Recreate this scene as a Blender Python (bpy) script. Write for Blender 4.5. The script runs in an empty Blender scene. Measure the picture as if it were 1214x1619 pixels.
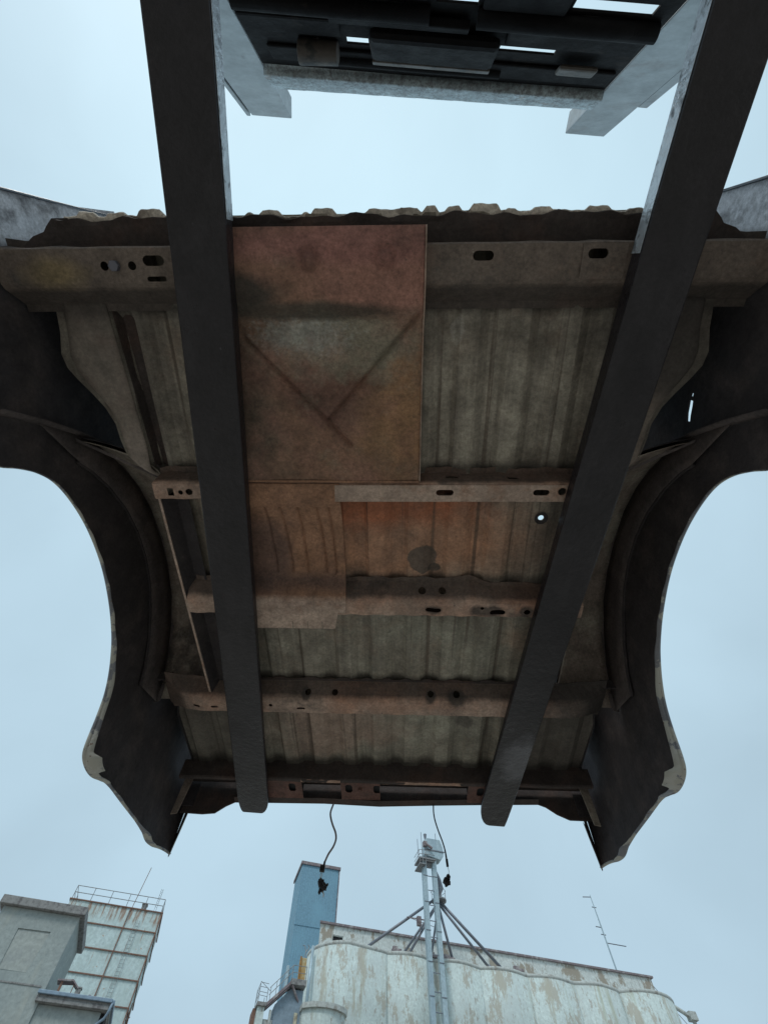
import bpy, bmesh, math, random
from mathutils import Vector, Matrix, Euler
random.seed(7)
SC = bpy.context.scene
C = bpy.context.collection
R = math.radians

# ------------------------------------------------------------------ camera
CAM_H = 1.6
cd = bpy.data.cameras.new("camera"); cam = bpy.data.objects.new("camera", cd); C.objects.link(cam)
cam.location = (0, 0, CAM_H); cam.rotation_euler = (R(90 + 65), 0, 0)
cd.sensor_fit = 'VERTICAL'; cd.sensor_height = 24.0; cd.sensor_width = 18.0
cd.lens = 24.0 * 750.0 / 1619.0
cd.clip_start = 0.05; cd.clip_end = 3000
SC.camera = cam

# ------------------------------------------------------------------ world and sun
SUN_EL, SUN_AZ = 52.0, 200.0          # azimuth measured from +Y clockwise: behind the camera
w = bpy.data.worlds.new("World"); SC.world = w; w.use_nodes = True
nt = w.node_tree; nt.nodes.clear()
def N(t, kind, **kw):
    n = t.nodes.new(kind)
    for k, v in kw.items(): setattr(n, k, v)
    return n
out = N(nt, 'ShaderNodeOutputWorld'); bg = N(nt, 'ShaderNodeBackground')
sky = N(nt, 'ShaderNodeTexSky', sky_type='NISHITA', sun_disc=False)
sky.sun_elevation = R(SUN_EL); sky.sun_rotation = R(SUN_AZ); sky.air_density = 1.0; sky.dust_density = 3.0
sk = N(nt, 'ShaderNodeVectorMath', operation='SCALE'); sk.inputs['Scale'].default_value = 0.12
nt.links.new(sky.outputs[0], sk.inputs[0])
tc = N(nt, 'ShaderNodeTexCoord'); sep = N(nt, 'ShaderNodeSeparateXYZ'); nt.links.new(tc.outputs['Generated'], sep.inputs[0])
ramp = N(nt, 'ShaderNodeValToRGB'); nt.links.new(sep.outputs['Z'], ramp.inputs[0])
cr = ramp.color_ramp
cr.elements[0].position = 0.0; cr.elements[0].color = (0.45, 0.592, 0.685, 1)
cr.elements[1].position = 1.0; cr.elements[1].color = (0.64, 0.87, 0.985, 1)
e = cr.elements.new(0.35); e.color = (0.485, 0.657, 0.77, 1)
e = cr.elements.new(0.75); e.color = (0.55, 0.742, 0.862, 1)
nz = N(nt, 'ShaderNodeTexNoise'); nz.inputs['Scale'].default_value = 2.2; nz.inputs['Detail'].default_value = 7; nz.inputs['Distortion'].default_value = 0.4
nz.inputs['Roughness'].default_value = 0.45
nt.links.new(tc.outputs['Generated'], nz.inputs['Vector'])
mr = N(nt, 'ShaderNodeMapRange'); mr.inputs[1].default_value = 0.3; mr.inputs[2].default_value = 0.7
mr.inputs[3].default_value = 0.90; mr.inputs[4].default_value = 1.09; nt.links.new(nz.outputs[0], mr.inputs[0])
cl = N(nt, 'ShaderNodeVectorMath', operation='SCALE'); nt.links.new(ramp.outputs[0], cl.inputs[0]); nt.links.new(mr.outputs[0], cl.inputs['Scale'])
mx = N(nt, 'ShaderNodeMix', data_type='RGBA'); mx.inputs[0].default_value = 0.92
nt.links.new(sk.outputs[0], mx.inputs[6]); nt.links.new(cl.outputs[0], mx.inputs[7])
nt.links.new(mx.outputs[2], bg.inputs[0]); bg.inputs[1].default_value = 1.0
nt.links.new(bg.outputs[0], out.inputs[0])

sl = bpy.data.lights.new("sun", 'SUN'); so = bpy.data.objects.new("sun", sl); C.objects.link(so)
sl.energy = 1.2; sl.angle = R(14); sl.color = (1.0, 0.97, 0.92)
az = R(SUN_AZ); el = R(SUN_EL)
d = Vector((math.sin(az) * math.cos(el), math.cos(az) * math.cos(el), math.sin(el)))
so.rotation_euler = d.to_track_quat('Z', 'Y').to_euler()
SC.view_settings.view_transform = 'Standard'; SC.view_settings.look = 'None'
SC.view_settings.exposure = 0.0; SC.view_settings.gamma = 1.0; SC.view_settings.use_curve_mapping = False

# ------------------------------------------------------------------ materials
MATS = {}
def mat(name, base, rough=0.7, metal=0.0, layers=(), bump=0.0, bscale=30.0, bstretch=(1, 1, 1), var=0.18, vscale=4.0, spec=0.5, grit=0.0):
    """layers: dicts(col, scale, lo, hi, st=(stretch), amt, detail, blob=(c, r) , rough, slab=(axis, lo, hi, soft))"""
    m = bpy.data.materials.new(name); m.use_nodes = True; t = m.node_tree; t.nodes.clear(); L = t.links
    o = N(t, 'ShaderNodeOutputMaterial'); b = N(t, 'ShaderNodeBsdfPrincipled'); L.new(b.outputs[0], o.inputs[0])
    b.inputs['Metallic'].default_value = metal; b.inputs['Specular IOR Level'].default_value = spec
    co = N(t, 'ShaderNodeTexCoord')
    def noise(scale, st=(1, 1, 1), detail=6, rough=0.6, off=0.0):
        mp = N(t, 'ShaderNodeMapping'); mp.inputs['Scale'].default_value = st; mp.inputs['Location'].default_value = (off, off * 1.7, off * 0.3)
        L.new(co.outputs['Object'], mp.inputs[0])
        n = N(t, 'ShaderNodeTexNoise'); n.inputs['Scale'].default_value = scale; n.inputs['Detail'].default_value = detail
        n.inputs['Roughness'].default_value = rough; L.new(mp.outputs[0], n.inputs['Vector']); return n.outputs[0]
    def rng(x, a, bb, c=0.0, dd=1.0):
        r = N(t, 'ShaderNodeMapRange'); L.new(x, r.inputs[0])
        for i, v in zip((1, 2, 3, 4), (a, bb, c, dd)): r.inputs[i].default_value = v
        return r.outputs[0]
    def mth(op, x, y):
        n = N(t, 'ShaderNodeMath', operation=op); 
        for i, v in enumerate((x, y)):
            if isinstance(v, (int, float)): n.inputs[i].default_value = v
            else: L.new(v, n.inputs[i])
        return n.outputs[0]
    v = rng(noise(vscale, off=3.1), 0.3, 0.7, 1 - var, 1 + var)
    v2 = rng(noise(vscale * 9, off=7.7), 0.3, 0.7, 1 - var * 0.5, 1 + var * 0.5)
    sc = N(t, 'ShaderNodeVectorMath', operation='SCALE'); sc.inputs[0].default_value = base; L.new(mth('MULTIPLY', v, v2), sc.inputs['Scale'])
    cur = sc.outputs[0]
    rcur = rng(noise(vscale * 3, off=1.1), 0.3, 0.7, max(0.02, rough - 0.1), min(1, rough + 0.1))
    for i, ly in enumerate(layers):
        n = noise(ly.get('scale', 5), ly.get('st', (1, 1, 1)), ly.get('detail', 8), ly.get('nr', 0.65), off=ly.get('off', 11.3 * (i + 1)))
        if 'blob' in ly:
            c, rr = ly['blob']
            mp = N(t, 'ShaderNodeMapping', vector_type='TEXTURE'); mp.inputs['Location'].default_value = c; mp.inputs['Scale'].default_value = rr
            L.new(co.outputs['Object'], mp.inputs[0])
            ln = N(t, 'ShaderNodeVectorMath', operation='LENGTH'); L.new(mp.outputs[0], ln.inputs[0])
            f = mth('ADD', rng(ln.outputs['Value'], 0.0, 1.0, 1.0, 0.0), mth('MULTIPLY', mth('SUBTRACT', n, 0.5), ly.get('warp', 0.9)))
            f2 = N(t, 'ShaderNodeMapRange'); L.new(f, f2.inputs[0]); f2.inputs[1].default_value = ly['lo']; f2.inputs[2].default_value = ly['hi']
            f = f2.outputs[0]
        else:
            f = rng(n, ly['lo'], ly['hi'])
        if 'slab' in ly:
            ax, a0, a1, sf = ly['slab']
            sp = N(t, 'ShaderNodeSeparateXYZ'); L.new(co.outputs['Object'], sp.inputs[0])
            wob = mth('MULTIPLY', mth('SUBTRACT', n, 0.5), sf * 2)
            z = mth('ADD', sp.outputs[ax], wob)
            f = mth('MULTIPLY', f, mth('MULTIPLY', rng(z, a0 - sf, a0 + sf), rng(z, a1 - sf, a1 + sf, 1.0, 0.0)))
        f = mth('MULTIPLY', f, ly.get('amt', 1.0))
        mm = N(t, 'ShaderNodeMix', data_type='RGBA'); L.new(f, mm.inputs[0]); L.new(cur, mm.inputs[6]); mm.inputs[7].default_value = (*ly['col'], 1); cur = mm.outputs[2]
        if 'rough' in ly:
            mf = N(t, 'ShaderNodeMix', data_type='FLOAT'); L.new(f, mf.inputs[0]); L.new(rcur, mf.inputs[2]); mf.inputs[3].default_value = ly['rough']; rcur = mf.outputs[0]
    if grit:
        gs = N(t, 'ShaderNodeVectorMath', operation='SCALE'); L.new(cur, gs.inputs[0])
        g1 = rng(noise(95, detail=5, rough=0.8, off=21.0), 0.32, 0.68, 1 - grit, 1 + grit); g2 = rng(noise(14, detail=9, rough=0.75, off=33.0), 0.33, 0.67, 1 - grit * .9, 1 + grit * .9)
        L.new(mth('MULTIPLY', g1, g2), gs.inputs['Scale']); cur = gs.outputs[0]
    L.new(cur, b.inputs['Base Color']); L.new(rcur, b.inputs['Roughness'])
    if bump:
        bn = N(t, 'ShaderNodeBump'); bn.inputs['Strength'].default_value = bump; bn.inputs['Distance'].default_value = 0.01 if bscale > 8 else 0.05
        L.new(noise(bscale, bstretch, 8, 0.6, 5.0), bn.inputs['Height']); L.new(bn.outputs[0], b.inputs['Normal'])
    MATS[name] = m
    return m

M_FLOOR = mat('dusty_zinc_floor', (0.40, 0.355, 0.285), 0.75, 0.0, [
    dict(col=(0.15, 0.125, 0.10), scale=3, st=(9, 0.5, 1), lo=0.42, hi=0.66, amt=0.85), dict(col=(0.16, 0.13, 0.10), scale=5, lo=0.48, hi=0.66, amt=0.8),
    dict(col=(0.40, 0.37, 0.30), scale=14, st=(1, 0.6, 1), lo=0.62, hi=0.78, amt=0.4),
    dict(col=(0.34, 0.34, 0.27), scale=3, lo=0.35, hi=0.65, amt=0.5, slab=('Y', 1.02, 2.0, 0.05)),
    dict(col=(0.48, 0.245, 0.145), scale=3.2, lo=0.05, hi=0.5, amt=0.9, blob=((0.06, 0.77, 0), (0.58, 0.28, 0.5))),
    dict(col=(0.40, 0.26, 0.20), scale=4, lo=0.2, hi=0.6, amt=0.6, warp=1.5, blob=((-0.25, 1.70, 0), (0.45, 0.35, 0.5))),
    dict(col=(0.46, 0.14, 0.06), scale=7, lo=0.2, hi=0.7, amt=0.75, warp=1.4, blob=((0.02, 0.66, 0), (0.5, 0.13, 0.5))),
    dict(col=(0.23, 0.15, 0.11), scale=6, lo=0.56, hi=0.72, amt=0.5),
    dict(col=(0.09, 0.085, 0.075), scale=12, lo=0.45, hi=0.5, amt=0.8, warp=0.5, blob=((0.128, 0.864, 0), (0.095, 0.105, 0.3))),
    dict(col=(0.07, 0.06, 0.05), scale=14, lo=0.4, hi=0.5, amt=0.85, warp=0.7, blob=((0.172, 0.905, 0), (0.045, 0.035, 0.3))),
    dict(col=(0.08, 0.07, 0.06), scale=14, lo=0.3, hi=0.45, amt=0.75, warp=0.8, blob=((0.152, 1.095, 0), (0.055, 0.05, 0.3))),
    dict(col=(0.08, 0.07, 0.06), scale=14, lo=0.25, hi=0.5, amt=0.7, warp=0.9, blob=((0.33, 1.70, 0), (0.05, 0.06, 0.3))),
    dict(col=(0.10, 0.07, 0.05), scale=1.3, st=(26, .35, 1), nr=.5, lo=0.60, hi=0.66, amt=0.7),
    dict(col=(0.08, 0.07, 0.06), scale=22, lo=0.66, hi=0.74, amt=0.8),
    dict(col=(0.50, 0.46, 0.40), scale=40, lo=0.4, hi=0.6, amt=0.7, blob=((0.205, 0.10, 0), (0.035, 0.07, 0.3))),
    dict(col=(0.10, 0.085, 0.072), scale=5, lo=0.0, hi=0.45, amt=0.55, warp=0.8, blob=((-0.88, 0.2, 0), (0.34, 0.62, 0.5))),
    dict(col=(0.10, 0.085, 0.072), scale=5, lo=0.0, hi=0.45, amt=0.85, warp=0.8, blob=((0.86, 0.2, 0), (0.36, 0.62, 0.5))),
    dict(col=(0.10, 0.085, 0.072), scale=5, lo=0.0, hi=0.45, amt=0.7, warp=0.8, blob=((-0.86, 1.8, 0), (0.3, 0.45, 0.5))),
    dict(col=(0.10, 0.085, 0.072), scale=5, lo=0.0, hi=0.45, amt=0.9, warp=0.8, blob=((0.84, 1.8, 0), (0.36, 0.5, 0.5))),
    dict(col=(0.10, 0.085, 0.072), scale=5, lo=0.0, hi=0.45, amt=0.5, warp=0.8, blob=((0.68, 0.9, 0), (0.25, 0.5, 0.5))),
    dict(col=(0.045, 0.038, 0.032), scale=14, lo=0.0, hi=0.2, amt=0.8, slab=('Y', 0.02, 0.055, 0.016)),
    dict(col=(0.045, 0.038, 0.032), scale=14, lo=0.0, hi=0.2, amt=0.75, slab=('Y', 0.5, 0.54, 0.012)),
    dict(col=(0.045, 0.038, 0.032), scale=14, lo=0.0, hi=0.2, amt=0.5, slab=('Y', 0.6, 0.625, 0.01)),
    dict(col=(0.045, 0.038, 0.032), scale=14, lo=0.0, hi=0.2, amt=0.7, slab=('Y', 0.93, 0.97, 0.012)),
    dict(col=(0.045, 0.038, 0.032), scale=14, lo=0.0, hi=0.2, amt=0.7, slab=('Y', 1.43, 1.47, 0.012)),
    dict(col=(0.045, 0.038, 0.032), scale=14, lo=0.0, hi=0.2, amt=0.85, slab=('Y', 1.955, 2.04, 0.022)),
    ], bump=0.25, bscale=45, grit=0.3)
M_SILL = mat('rust_brown_sill', (0.40, 0.285, 0.225), 0.8, 0.0, [
    dict(col=(0.46, 0.235, 0.15), scale=4, lo=0.45, hi=0.68, amt=0.75),
    dict(col=(0.12, 0.10, 0.085), scale=7, lo=0.55, hi=0.68, amt=0.75),
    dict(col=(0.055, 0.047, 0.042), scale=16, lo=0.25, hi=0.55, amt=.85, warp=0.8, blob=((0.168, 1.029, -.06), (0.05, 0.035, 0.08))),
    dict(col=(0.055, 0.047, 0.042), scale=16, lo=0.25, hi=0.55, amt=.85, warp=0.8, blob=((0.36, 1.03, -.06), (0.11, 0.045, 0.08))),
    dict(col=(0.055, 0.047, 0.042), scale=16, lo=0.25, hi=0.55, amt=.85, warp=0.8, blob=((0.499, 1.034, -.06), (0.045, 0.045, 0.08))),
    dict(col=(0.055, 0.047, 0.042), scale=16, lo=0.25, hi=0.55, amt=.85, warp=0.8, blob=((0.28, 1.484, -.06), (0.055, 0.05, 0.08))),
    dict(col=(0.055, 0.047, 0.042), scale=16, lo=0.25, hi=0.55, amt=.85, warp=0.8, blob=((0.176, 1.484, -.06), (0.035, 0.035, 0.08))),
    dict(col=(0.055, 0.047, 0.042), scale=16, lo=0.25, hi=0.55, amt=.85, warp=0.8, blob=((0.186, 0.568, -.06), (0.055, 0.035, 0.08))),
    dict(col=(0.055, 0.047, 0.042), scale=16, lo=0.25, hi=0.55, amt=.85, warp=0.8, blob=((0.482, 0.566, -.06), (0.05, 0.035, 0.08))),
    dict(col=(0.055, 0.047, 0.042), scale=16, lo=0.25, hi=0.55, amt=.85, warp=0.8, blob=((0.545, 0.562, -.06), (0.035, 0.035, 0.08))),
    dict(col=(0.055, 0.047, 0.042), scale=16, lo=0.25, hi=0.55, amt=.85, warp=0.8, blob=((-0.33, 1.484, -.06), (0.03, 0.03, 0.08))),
    dict(col=(0.065, 0.055, 0.05), scale=6, lo=0.0, hi=0.4, amt=.85, warp=0.8, blob=((.80, 1.53, 0), (.22, .2, .4))),
    dict(col=(0.44, 0.36, 0.28), scale=18, lo=0.6, hi=0.72, amt=0.4),
    dict(col=(0.07, 0.06, 0.055), scale=30, lo=0.66, hi=0.72, amt=0.7),
    dict(col=(0.035, 0.03, 0.028), scale=20, lo=0.0, hi=0.12, amt=0.75, slab=('Z', -0.056, 0.05, 0.008))], bump=0.3, bscale=60, grit=0.32)  # last layer: grime plus shading painted into the upper sill sides
M_SILLF = mat('grey_brown_front_sill', (0.165, 0.128, 0.105), 0.8, 0.0, [
    dict(col=(0.24, 0.14, 0.10), scale=4, lo=0.5, hi=0.7, amt=0.6),
    dict(col=(0.09, 0.08, 0.07), scale=6, lo=0.55, hi=0.68, amt=0.75),
    dict(col=(0.30, 0.22, 0.10), scale=5, lo=0.4, hi=0.8, amt=0.6, blob=((-0.85, -0.05, -0.07), (0.16, 0.08, 0.2))),
    dict(col=(0.40, 0.38, 0.34), scale=50, lo=0.66, hi=0.72, amt=0.2),
    dict(col=(0.035, 0.03, 0.028), scale=20, lo=0.0, hi=0.12, amt=0.6, slab=('Z', -0.056, 0.05, 0.008))], bump=0.3, bscale=60, grit=0.32)  # upper sides darkened here too, part dirt and part painted shading
M_REAR = mat('dark_rear_sill', (0.055, 0.042, 0.038), 0.85, 0.0, [
    dict(col=(0.11, 0.06, 0.045), scale=5, lo=0.5, hi=0.7, amt=0.6)], bump=0.3, bscale=50, grit=0.3)
M_BRACK = mat('red_brown_bracket', (0.14, 0.07, 0.055), 0.8, 0.0, [
    dict(col=(0.10, 0.06, 0.05), scale=12, lo=0.5, hi=0.65, amt=0.7)], bump=0.3, bscale=50, grit=0.35)
M_PATCH = mat('rusty_shield_steel', (0.25, 0.142, 0.095), 0.82, 0.0, [
    dict(col=(0.33, 0.185, 0.095), scale=5, lo=0.15, hi=0.6, amt=0.85, warp=1.6, blob=((0.06, 0.34, 0), (0.20, 0.30, 0.5))),
    dict(col=(0.16, 0.085, 0.065), scale=5, lo=0.2, hi=0.7, amt=0.8, warp=1.6, blob=((-0.15, 0.27, 0), (0.26, 0.14, 0.5))),
    dict(col=(0.12, 0.098, 0.070), scale=5, lo=0.1, hi=0.6, amt=0.85, warp=1.4, blob=((-0.42, 0.33, 0), (0.17, 0.34, 0.5))),
    dict(col=(0.26, 0.23, 0.17), scale=8, lo=0.1, hi=0.6, amt=0.9, warp=2.0, blob=((-0.14, 0.125, 0), (0.34, 0.13, 0.5))),
    dict(col=(0.40, 0.39, 0.35), scale=70, lo=0.35, hi=0.75, amt=0.75, warp=2.2, detail=12, nr=0.8, blob=((-0.22, 0.105, 0), (0.24, 0.10, 0.5))),
    dict(col=(0.36, 0.18, 0.135), scale=5, lo=0.0, hi=0.45, amt=0.95, warp=1.2, blob=((0.0, -0.03, 0), (0.34, 0.10, 0.5))),
    dict(col=(0.33, 0.155, 0.13), scale=5, lo=0.0, hi=0.5, amt=0.9, warp=1.0, blob=((-0.10, -0.11, 0), (0.42, 0.06, 0.5))),
    dict(col=(0.055, 0.045, 0.036), scale=5, lo=0.05, hi=0.5, amt=0.95, warp=1.2, blob=((-0.40, 0.0, 0), (0.20, 0.06, 0.5))),
    dict(col=(0.075, 0.062, 0.048), scale=5, lo=0.05, hi=0.5, amt=0.85, warp=1.0, blob=((-0.22, 0.045, 0), (0.34, 0.032, 0.5))),
    dict(col=(0.10, 0.05, 0.04), scale=9, lo=0.2, hi=0.6, amt=0.4, warp=.8, blob=((-0.185, -0.075, 0), (0.04, 0.045, 0.5))),
    dict(col=(0.10, 0.05, 0.04), scale=9, lo=0.2, hi=0.6, amt=0.4, warp=.8, blob=((0.005, -0.08, 0), (0.035, 0.04, 0.5))),
    dict(col=(0.06, 0.05, 0.04), scale=25, lo=0.62, hi=0.72, amt=0.6)], bump=0.35, bscale=70, grit=0.34)
M_PATCH2 = mat('orange_rust_shield_steel', (0.33, 0.175, 0.105), 0.82, 0.0, [
    dict(col=(0.14, 0.085, 0.07), scale=4, lo=0.2, hi=0.5, amt=0.8, warp=1.2, blob=((-.42, .80, 0), (.16, .22, .5))),
    dict(col=(0.10, 0.062, 0.052), scale=6, lo=0.0, hi=0.3, amt=0.8, slab=('Y', 0.90, 0.965, 0.022)),
    dict(col=(0.50, 0.38, 0.31), scale=9, lo=0.25, hi=0.45, amt=0.9, slab=('Y', 0.985, 1.3, 0.012)),
    dict(col=(0.20, 0.11, 0.08), scale=5, lo=0.5, hi=0.66, amt=0.7),
    dict(col=(0.08, 0.06, 0.05), scale=40, lo=0.64, hi=0.72, amt=0.6)], bump=0.25, bscale=70, grit=0.34)
M_STRIP = mat('pale_rust_strip', (0.44, 0.325, 0.26), 0.75, 0.0, [
    dict(col=(0.30, 0.16, 0.10), scale=14, lo=0.52, hi=0.68, amt=0.7)], bump=0.2, bscale=60, grit=0.3)
M_UNDER = mat('black_undercoat', (0.045, 0.038, 0.040), 0.92, 0.0, [
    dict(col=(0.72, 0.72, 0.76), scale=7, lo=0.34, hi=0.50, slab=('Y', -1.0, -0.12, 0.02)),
    dict(col=(0.10, 0.08, 0.075), scale=7, lo=0.48, hi=0.7, amt=0.7)], bump=0.35, bscale=40, grit=0.25)
M_TUB = mat('dirty_wheelhouse', (0.27, 0.215, 0.18), 0.88, 0.0, [
    dict(col=(0.42, 0.38, 0.31), scale=5, lo=0.45, hi=0.62, amt=0.7),
    dict(col=(0.04, 0.035, 0.035), scale=4, lo=0.56, hi=0.66, amt=0.7)], bump=0.35, bscale=40, grit=0.35)
M_LINER = mat('dusty_black_liner', (0.085, 0.070, 0.068), 0.9, 0.0, [dict(col=(0.14, 0.11, 0.10), scale=6, lo=0.48, hi=0.66, amt=0.7)], bump=0.35, bscale=40, grit=0.3)
M_LIP = mat('chipped_dark_paint', (0.20, 0.205, 0.225), 0.45, 0.0, [
    dict(col=(0.50, 0.49, 0.45), scale=22, lo=0.55, hi=0.60, warp=2.4, blob=((-1.0, 1.42, -.38), (0.3, 0.16, 0.22)), rough=0.8),
    dict(col=(0.50, 0.49, 0.45), scale=22, lo=0.55, hi=0.60, warp=2.4, blob=((0.96, 1.42, -.38), (0.3, 0.16, 0.22)), rough=0.8),
    dict(col=(0.46, 0.45, 0.40), scale=11, lo=0.50, hi=0.53, rough=0.8),
    dict(col=(0.20, 0.12, 0.09), scale=24, lo=0.64, hi=0.67, rough=0.9)], bump=0.2, bscale=60)
M_PAINT = mat('faded_grey_paint', (0.10, 0.115, 0.14), 0.35, 0.0, [
    dict(col=(0.42, 0.42, 0.38), scale=9, lo=0.66, hi=0.68, rough=0.8)])
M_CRUST = mat('pale_bedliner_crust', (0.74, 0.66, 0.57), 0.9, 0.0, [
    dict(col=(0.17, 0.13, 0.11), scale=20, lo=0.5, hi=0.62, amt=0.7)], bump=0.5, bscale=50, grit=0.3)
M_FORK = mat('black_fork_paint', (0.020, 0.017, 0.020), 0.36, 0.0, [
    dict(col=(0.05, 0.045, 0.05), scale=7, st=(1, 0.35, 1), lo=0.5, hi=0.75, amt=0.6, rough=0.3),
    dict(col=(0.13, 0.12, 0.13), scale=40, lo=0.70, hi=0.73, amt=0.8, rough=0.6),
    dict(col=(0.16, 0.16, 0.18), scale=12, lo=0.25, hi=0.6, amt=0.7, rough=0.3, blob=((0.70, 2.70, 3.0), (0.14, 0.22, 0.6)))], bump=0.5, bscale=48, spec=0.45, grit=0.25)  # last layer paints a pale sheen near the right fork's tip
M_SIDE = mat('sky_lit_fork_side', (0.58, 0.63, 0.68), 0.34, 0.5, [
    dict(col=(0.05, 0.05, 0.055), scale=26, lo=0.54, hi=0.64, amt=0.75, rough=0.6), dict(col=(0.55, 0.58, 0.62), scale=60, lo=0.6, hi=0.66, amt=0.6)], bump=0.5, bscale=60)  # pale steel stands in for sky light on the inner fork sides
M_MAST = mat('worn_grey_mast_steel', (0.33, 0.37, 0.39), 0.5, 0.2, [
    dict(col=(0.20, 0.16, 0.14), scale=5, lo=0.55, hi=0.72, amt=0.5),
    dict(col=(0.42, 0.46, 0.47), scale=7, st=(1, 1, 0.4), lo=0.55, hi=0.75, amt=0.5),
    dict(col=(0.10, 0.09, 0.09), scale=9, lo=0.62, hi=0.72, amt=0.6)], bump=0.15, bscale=40)
M_ZINC = mat('galvanised_crossbar', (0.37, 0.44, 0.47), 0.5, 0.2, [
    dict(col=(0.19, 0.20, 0.21), scale=48, st=(1, 1, .8), nr=0.8, lo=0.47, hi=0.56, amt=0.85),
    dict(col=(0.30, 0.20, 0.14), scale=9, lo=0.6, hi=0.7, amt=0.5)], bump=0.4, bscale=90, grit=0.3)
M_BLACK = mat('greasy_black_steel', (0.005, 0.0045, 0.005), 0.8, 0.0, [
    dict(col=(0.05, 0.04, 0.035), scale=5, lo=0.6, hi=0.72, amt=0.6)], bump=0.3, bscale=40, spec=0.2)
M_WORN = mat('worn_carriage_edge', (0.085, 0.072, 0.062), 0.6, 0.1, [
    dict(col=(0.03, 0.03, 0.03), scale=14, lo=0.5, hi=0.6, amt=0.9)], bump=0.3, bscale=40)
M_RUBBER = mat('black_wire_insulation', (0.020, 0.018, 0.020), 0.6)
M_WIREG = mat('grey_wire_insulation', (0.26, 0.22, 0.22), 0.55)
M_WHITEP = mat('white_plastic', (0.6, 0.58, 0.54), 0.5)
M_GROUND = mat('gravel_yard', (0.31, 0.265, 0.225), 0.95, 0.0, [
    dict(col=(0.18, 0.155, 0.13), scale=0.35, lo=0.5, hi=0.68, amt=0.7),
    dict(col=(0.46, 0.44, 0.41), scale=14, lo=0.6, hi=0.7, amt=0.7)], bump=0.6, bscale=40)
M_BOLT = mat('bare_bolt_steel', (0.16, 0.16, 0.19), 0.4, 0.5)

M_CONC = mat('peeling_white_concrete', (0.57, 0.655, 0.635), 0.9, 0.0, [
    dict(col=(0.50, 0.56, 0.55), scale=0.35, lo=0.42, hi=0.65, amt=0.7),
    dict(col=(0.36, 0.36, 0.24), scale=0.5, st=(1.6, 1.6, 0.13), lo=0.57, hi=0.66, amt=0.65),
    dict(col=(0.40, 0.38, 0.32), scale=0.30, st=(1.7, 1.7, 0.8), lo=0.535, hi=0.565, amt=0.85, nr=0.8, detail=13),
    dict(col=(0.42, 0.41, 0.34), scale=0.22, st=(2.6, 2.6, 0.35), lo=0.56, hi=0.60, amt=0.8, nr=0.8, detail=12),
    dict(col=(0.36, 0.34, 0.30), scale=1.5, st=(1.4, 1.4, 0.5), lo=0.60, hi=0.62, amt=0.85, nr=0.7),
    dict(col=(0.28, 0.27, 0.24), scale=3, st=(2, 2, 0.2), lo=0.63, hi=0.72, amt=0.5)], bump=0.4, bscale=4)
M_GALL = mat('stained_white_gallery', (0.62, 0.66, 0.64), 0.9, 0.0, [
    dict(col=(0.33, 0.28, 0.22), scale=0.5, st=(1.3, 1.3, 0.8), lo=0.53, hi=0.57, amt=0.9, nr=0.72, detail=10),
    dict(col=(0.30, 0.29, 0.26), scale=2.4, st=(2, 2, 0.25), lo=0.56, hi=0.66, amt=0.6)], bump=0.4, bscale=5)
M_TRIM = mat('dark_roof_edge', (0.22, 0.18, 0.19), 0.85, 0.0, [dict(col=(0.45, 0.43, 0.42), scale=1.5, lo=0.52, hi=0.62, amt=0.7)])
M_CORN = mat('weathered_cornice', (0.47, 0.50, 0.48), 0.9, 0.0, [dict(col=(0.25, 0.22, 0.19), scale=1.6, lo=0.52, hi=0.62, amt=0.7)], bump=0.3, bscale=5)
M_BLUE = mat('blue_ribbed_cladding', (0.17, 0.32, 0.42), 0.6, 0.0, [dict(col=(0.19, 0.37, 0.48), scale=0.3, lo=0.45, hi=0.65, amt=0.8),
    dict(col=(0.125, 0.27, 0.38), scale=1.2, st=(2, 2, 0.1), lo=0.55, hi=0.7, amt=0.6)])
M_GREY = mat('grey_stucco', (0.33, 0.37, 0.36), 0.9, 0.0, [dict(col=(0.27, 0.31, 0.31), scale=0.4, lo=0.45, hi=0.65, amt=0.8),
    dict(col=(0.42, 0.43, 0.38), scale=0.8, st=(1, 1, 0.2), lo=0.56, hi=0.7, amt=0.5)], bump=0.2, bscale=6)
M_GREYP = mat('grey_blocked_opening', (0.37, 0.40, 0.38), 0.9, 0.0, [dict(col=(0.30, 0.33, 0.33), scale=1, lo=0.5, hi=0.65, amt=0.7)])
M_STONE = mat('rough_grey_coping', (0.27, 0.27, 0.265), 0.95, 0.0, [dict(col=(0.13, 0.12, 0.125), scale=3, lo=0.5, hi=0.62, amt=0.8)], bump=0.5, bscale=5)
M_GUT = mat('blue_grey_gutter', (0.22, 0.30, 0.38), 0.5, 0.2, [dict(col=(0.12, 0.14, 0.19), scale=3, lo=0.55, hi=0.7, amt=0.6)])
M_TOWER = mat('rust_streaked_panels', (0.54, 0.66, 0.66), 0.6, 0.0, [
    dict(col=(0.44, 0.54, 0.52), scale=0.5, lo=0.45, hi=0.65, amt=0.7),
    dict(col=(0.32, 0.15, 0.07), scale=1.6, st=(2.2, 2.2, 0.18), lo=0.60, hi=0.70, amt=0.85),
    dict(col=(0.30, 0.16, 0.09), scale=1.8, st=(2.2, 2.2, 0.28), lo=0.46, hi=0.60, amt=0.85, slab=('Z', 28.35, 29.7, 0.25)),
    dict(col=(0.45, 0.20, 0.07), scale=3, lo=0.64, hi=0.70, amt=0.8)], bump=0.1, bscale=5)
M_RUST = mat('rusty_girt_steel', (0.22, 0.13, 0.10), 0.85, 0.0, [dict(col=(0.30, 0.15, 0.09), scale=3, lo=0.5, hi=0.65, amt=0.7)])
M_RAIL = mat('dull_rail_steel', (0.28, 0.29, 0.30), 0.6, 0.3, [dict(col=(0.20, 0.10, 0.07), scale=4, lo=0.55, hi=0.65, amt=0.7)])
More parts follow.
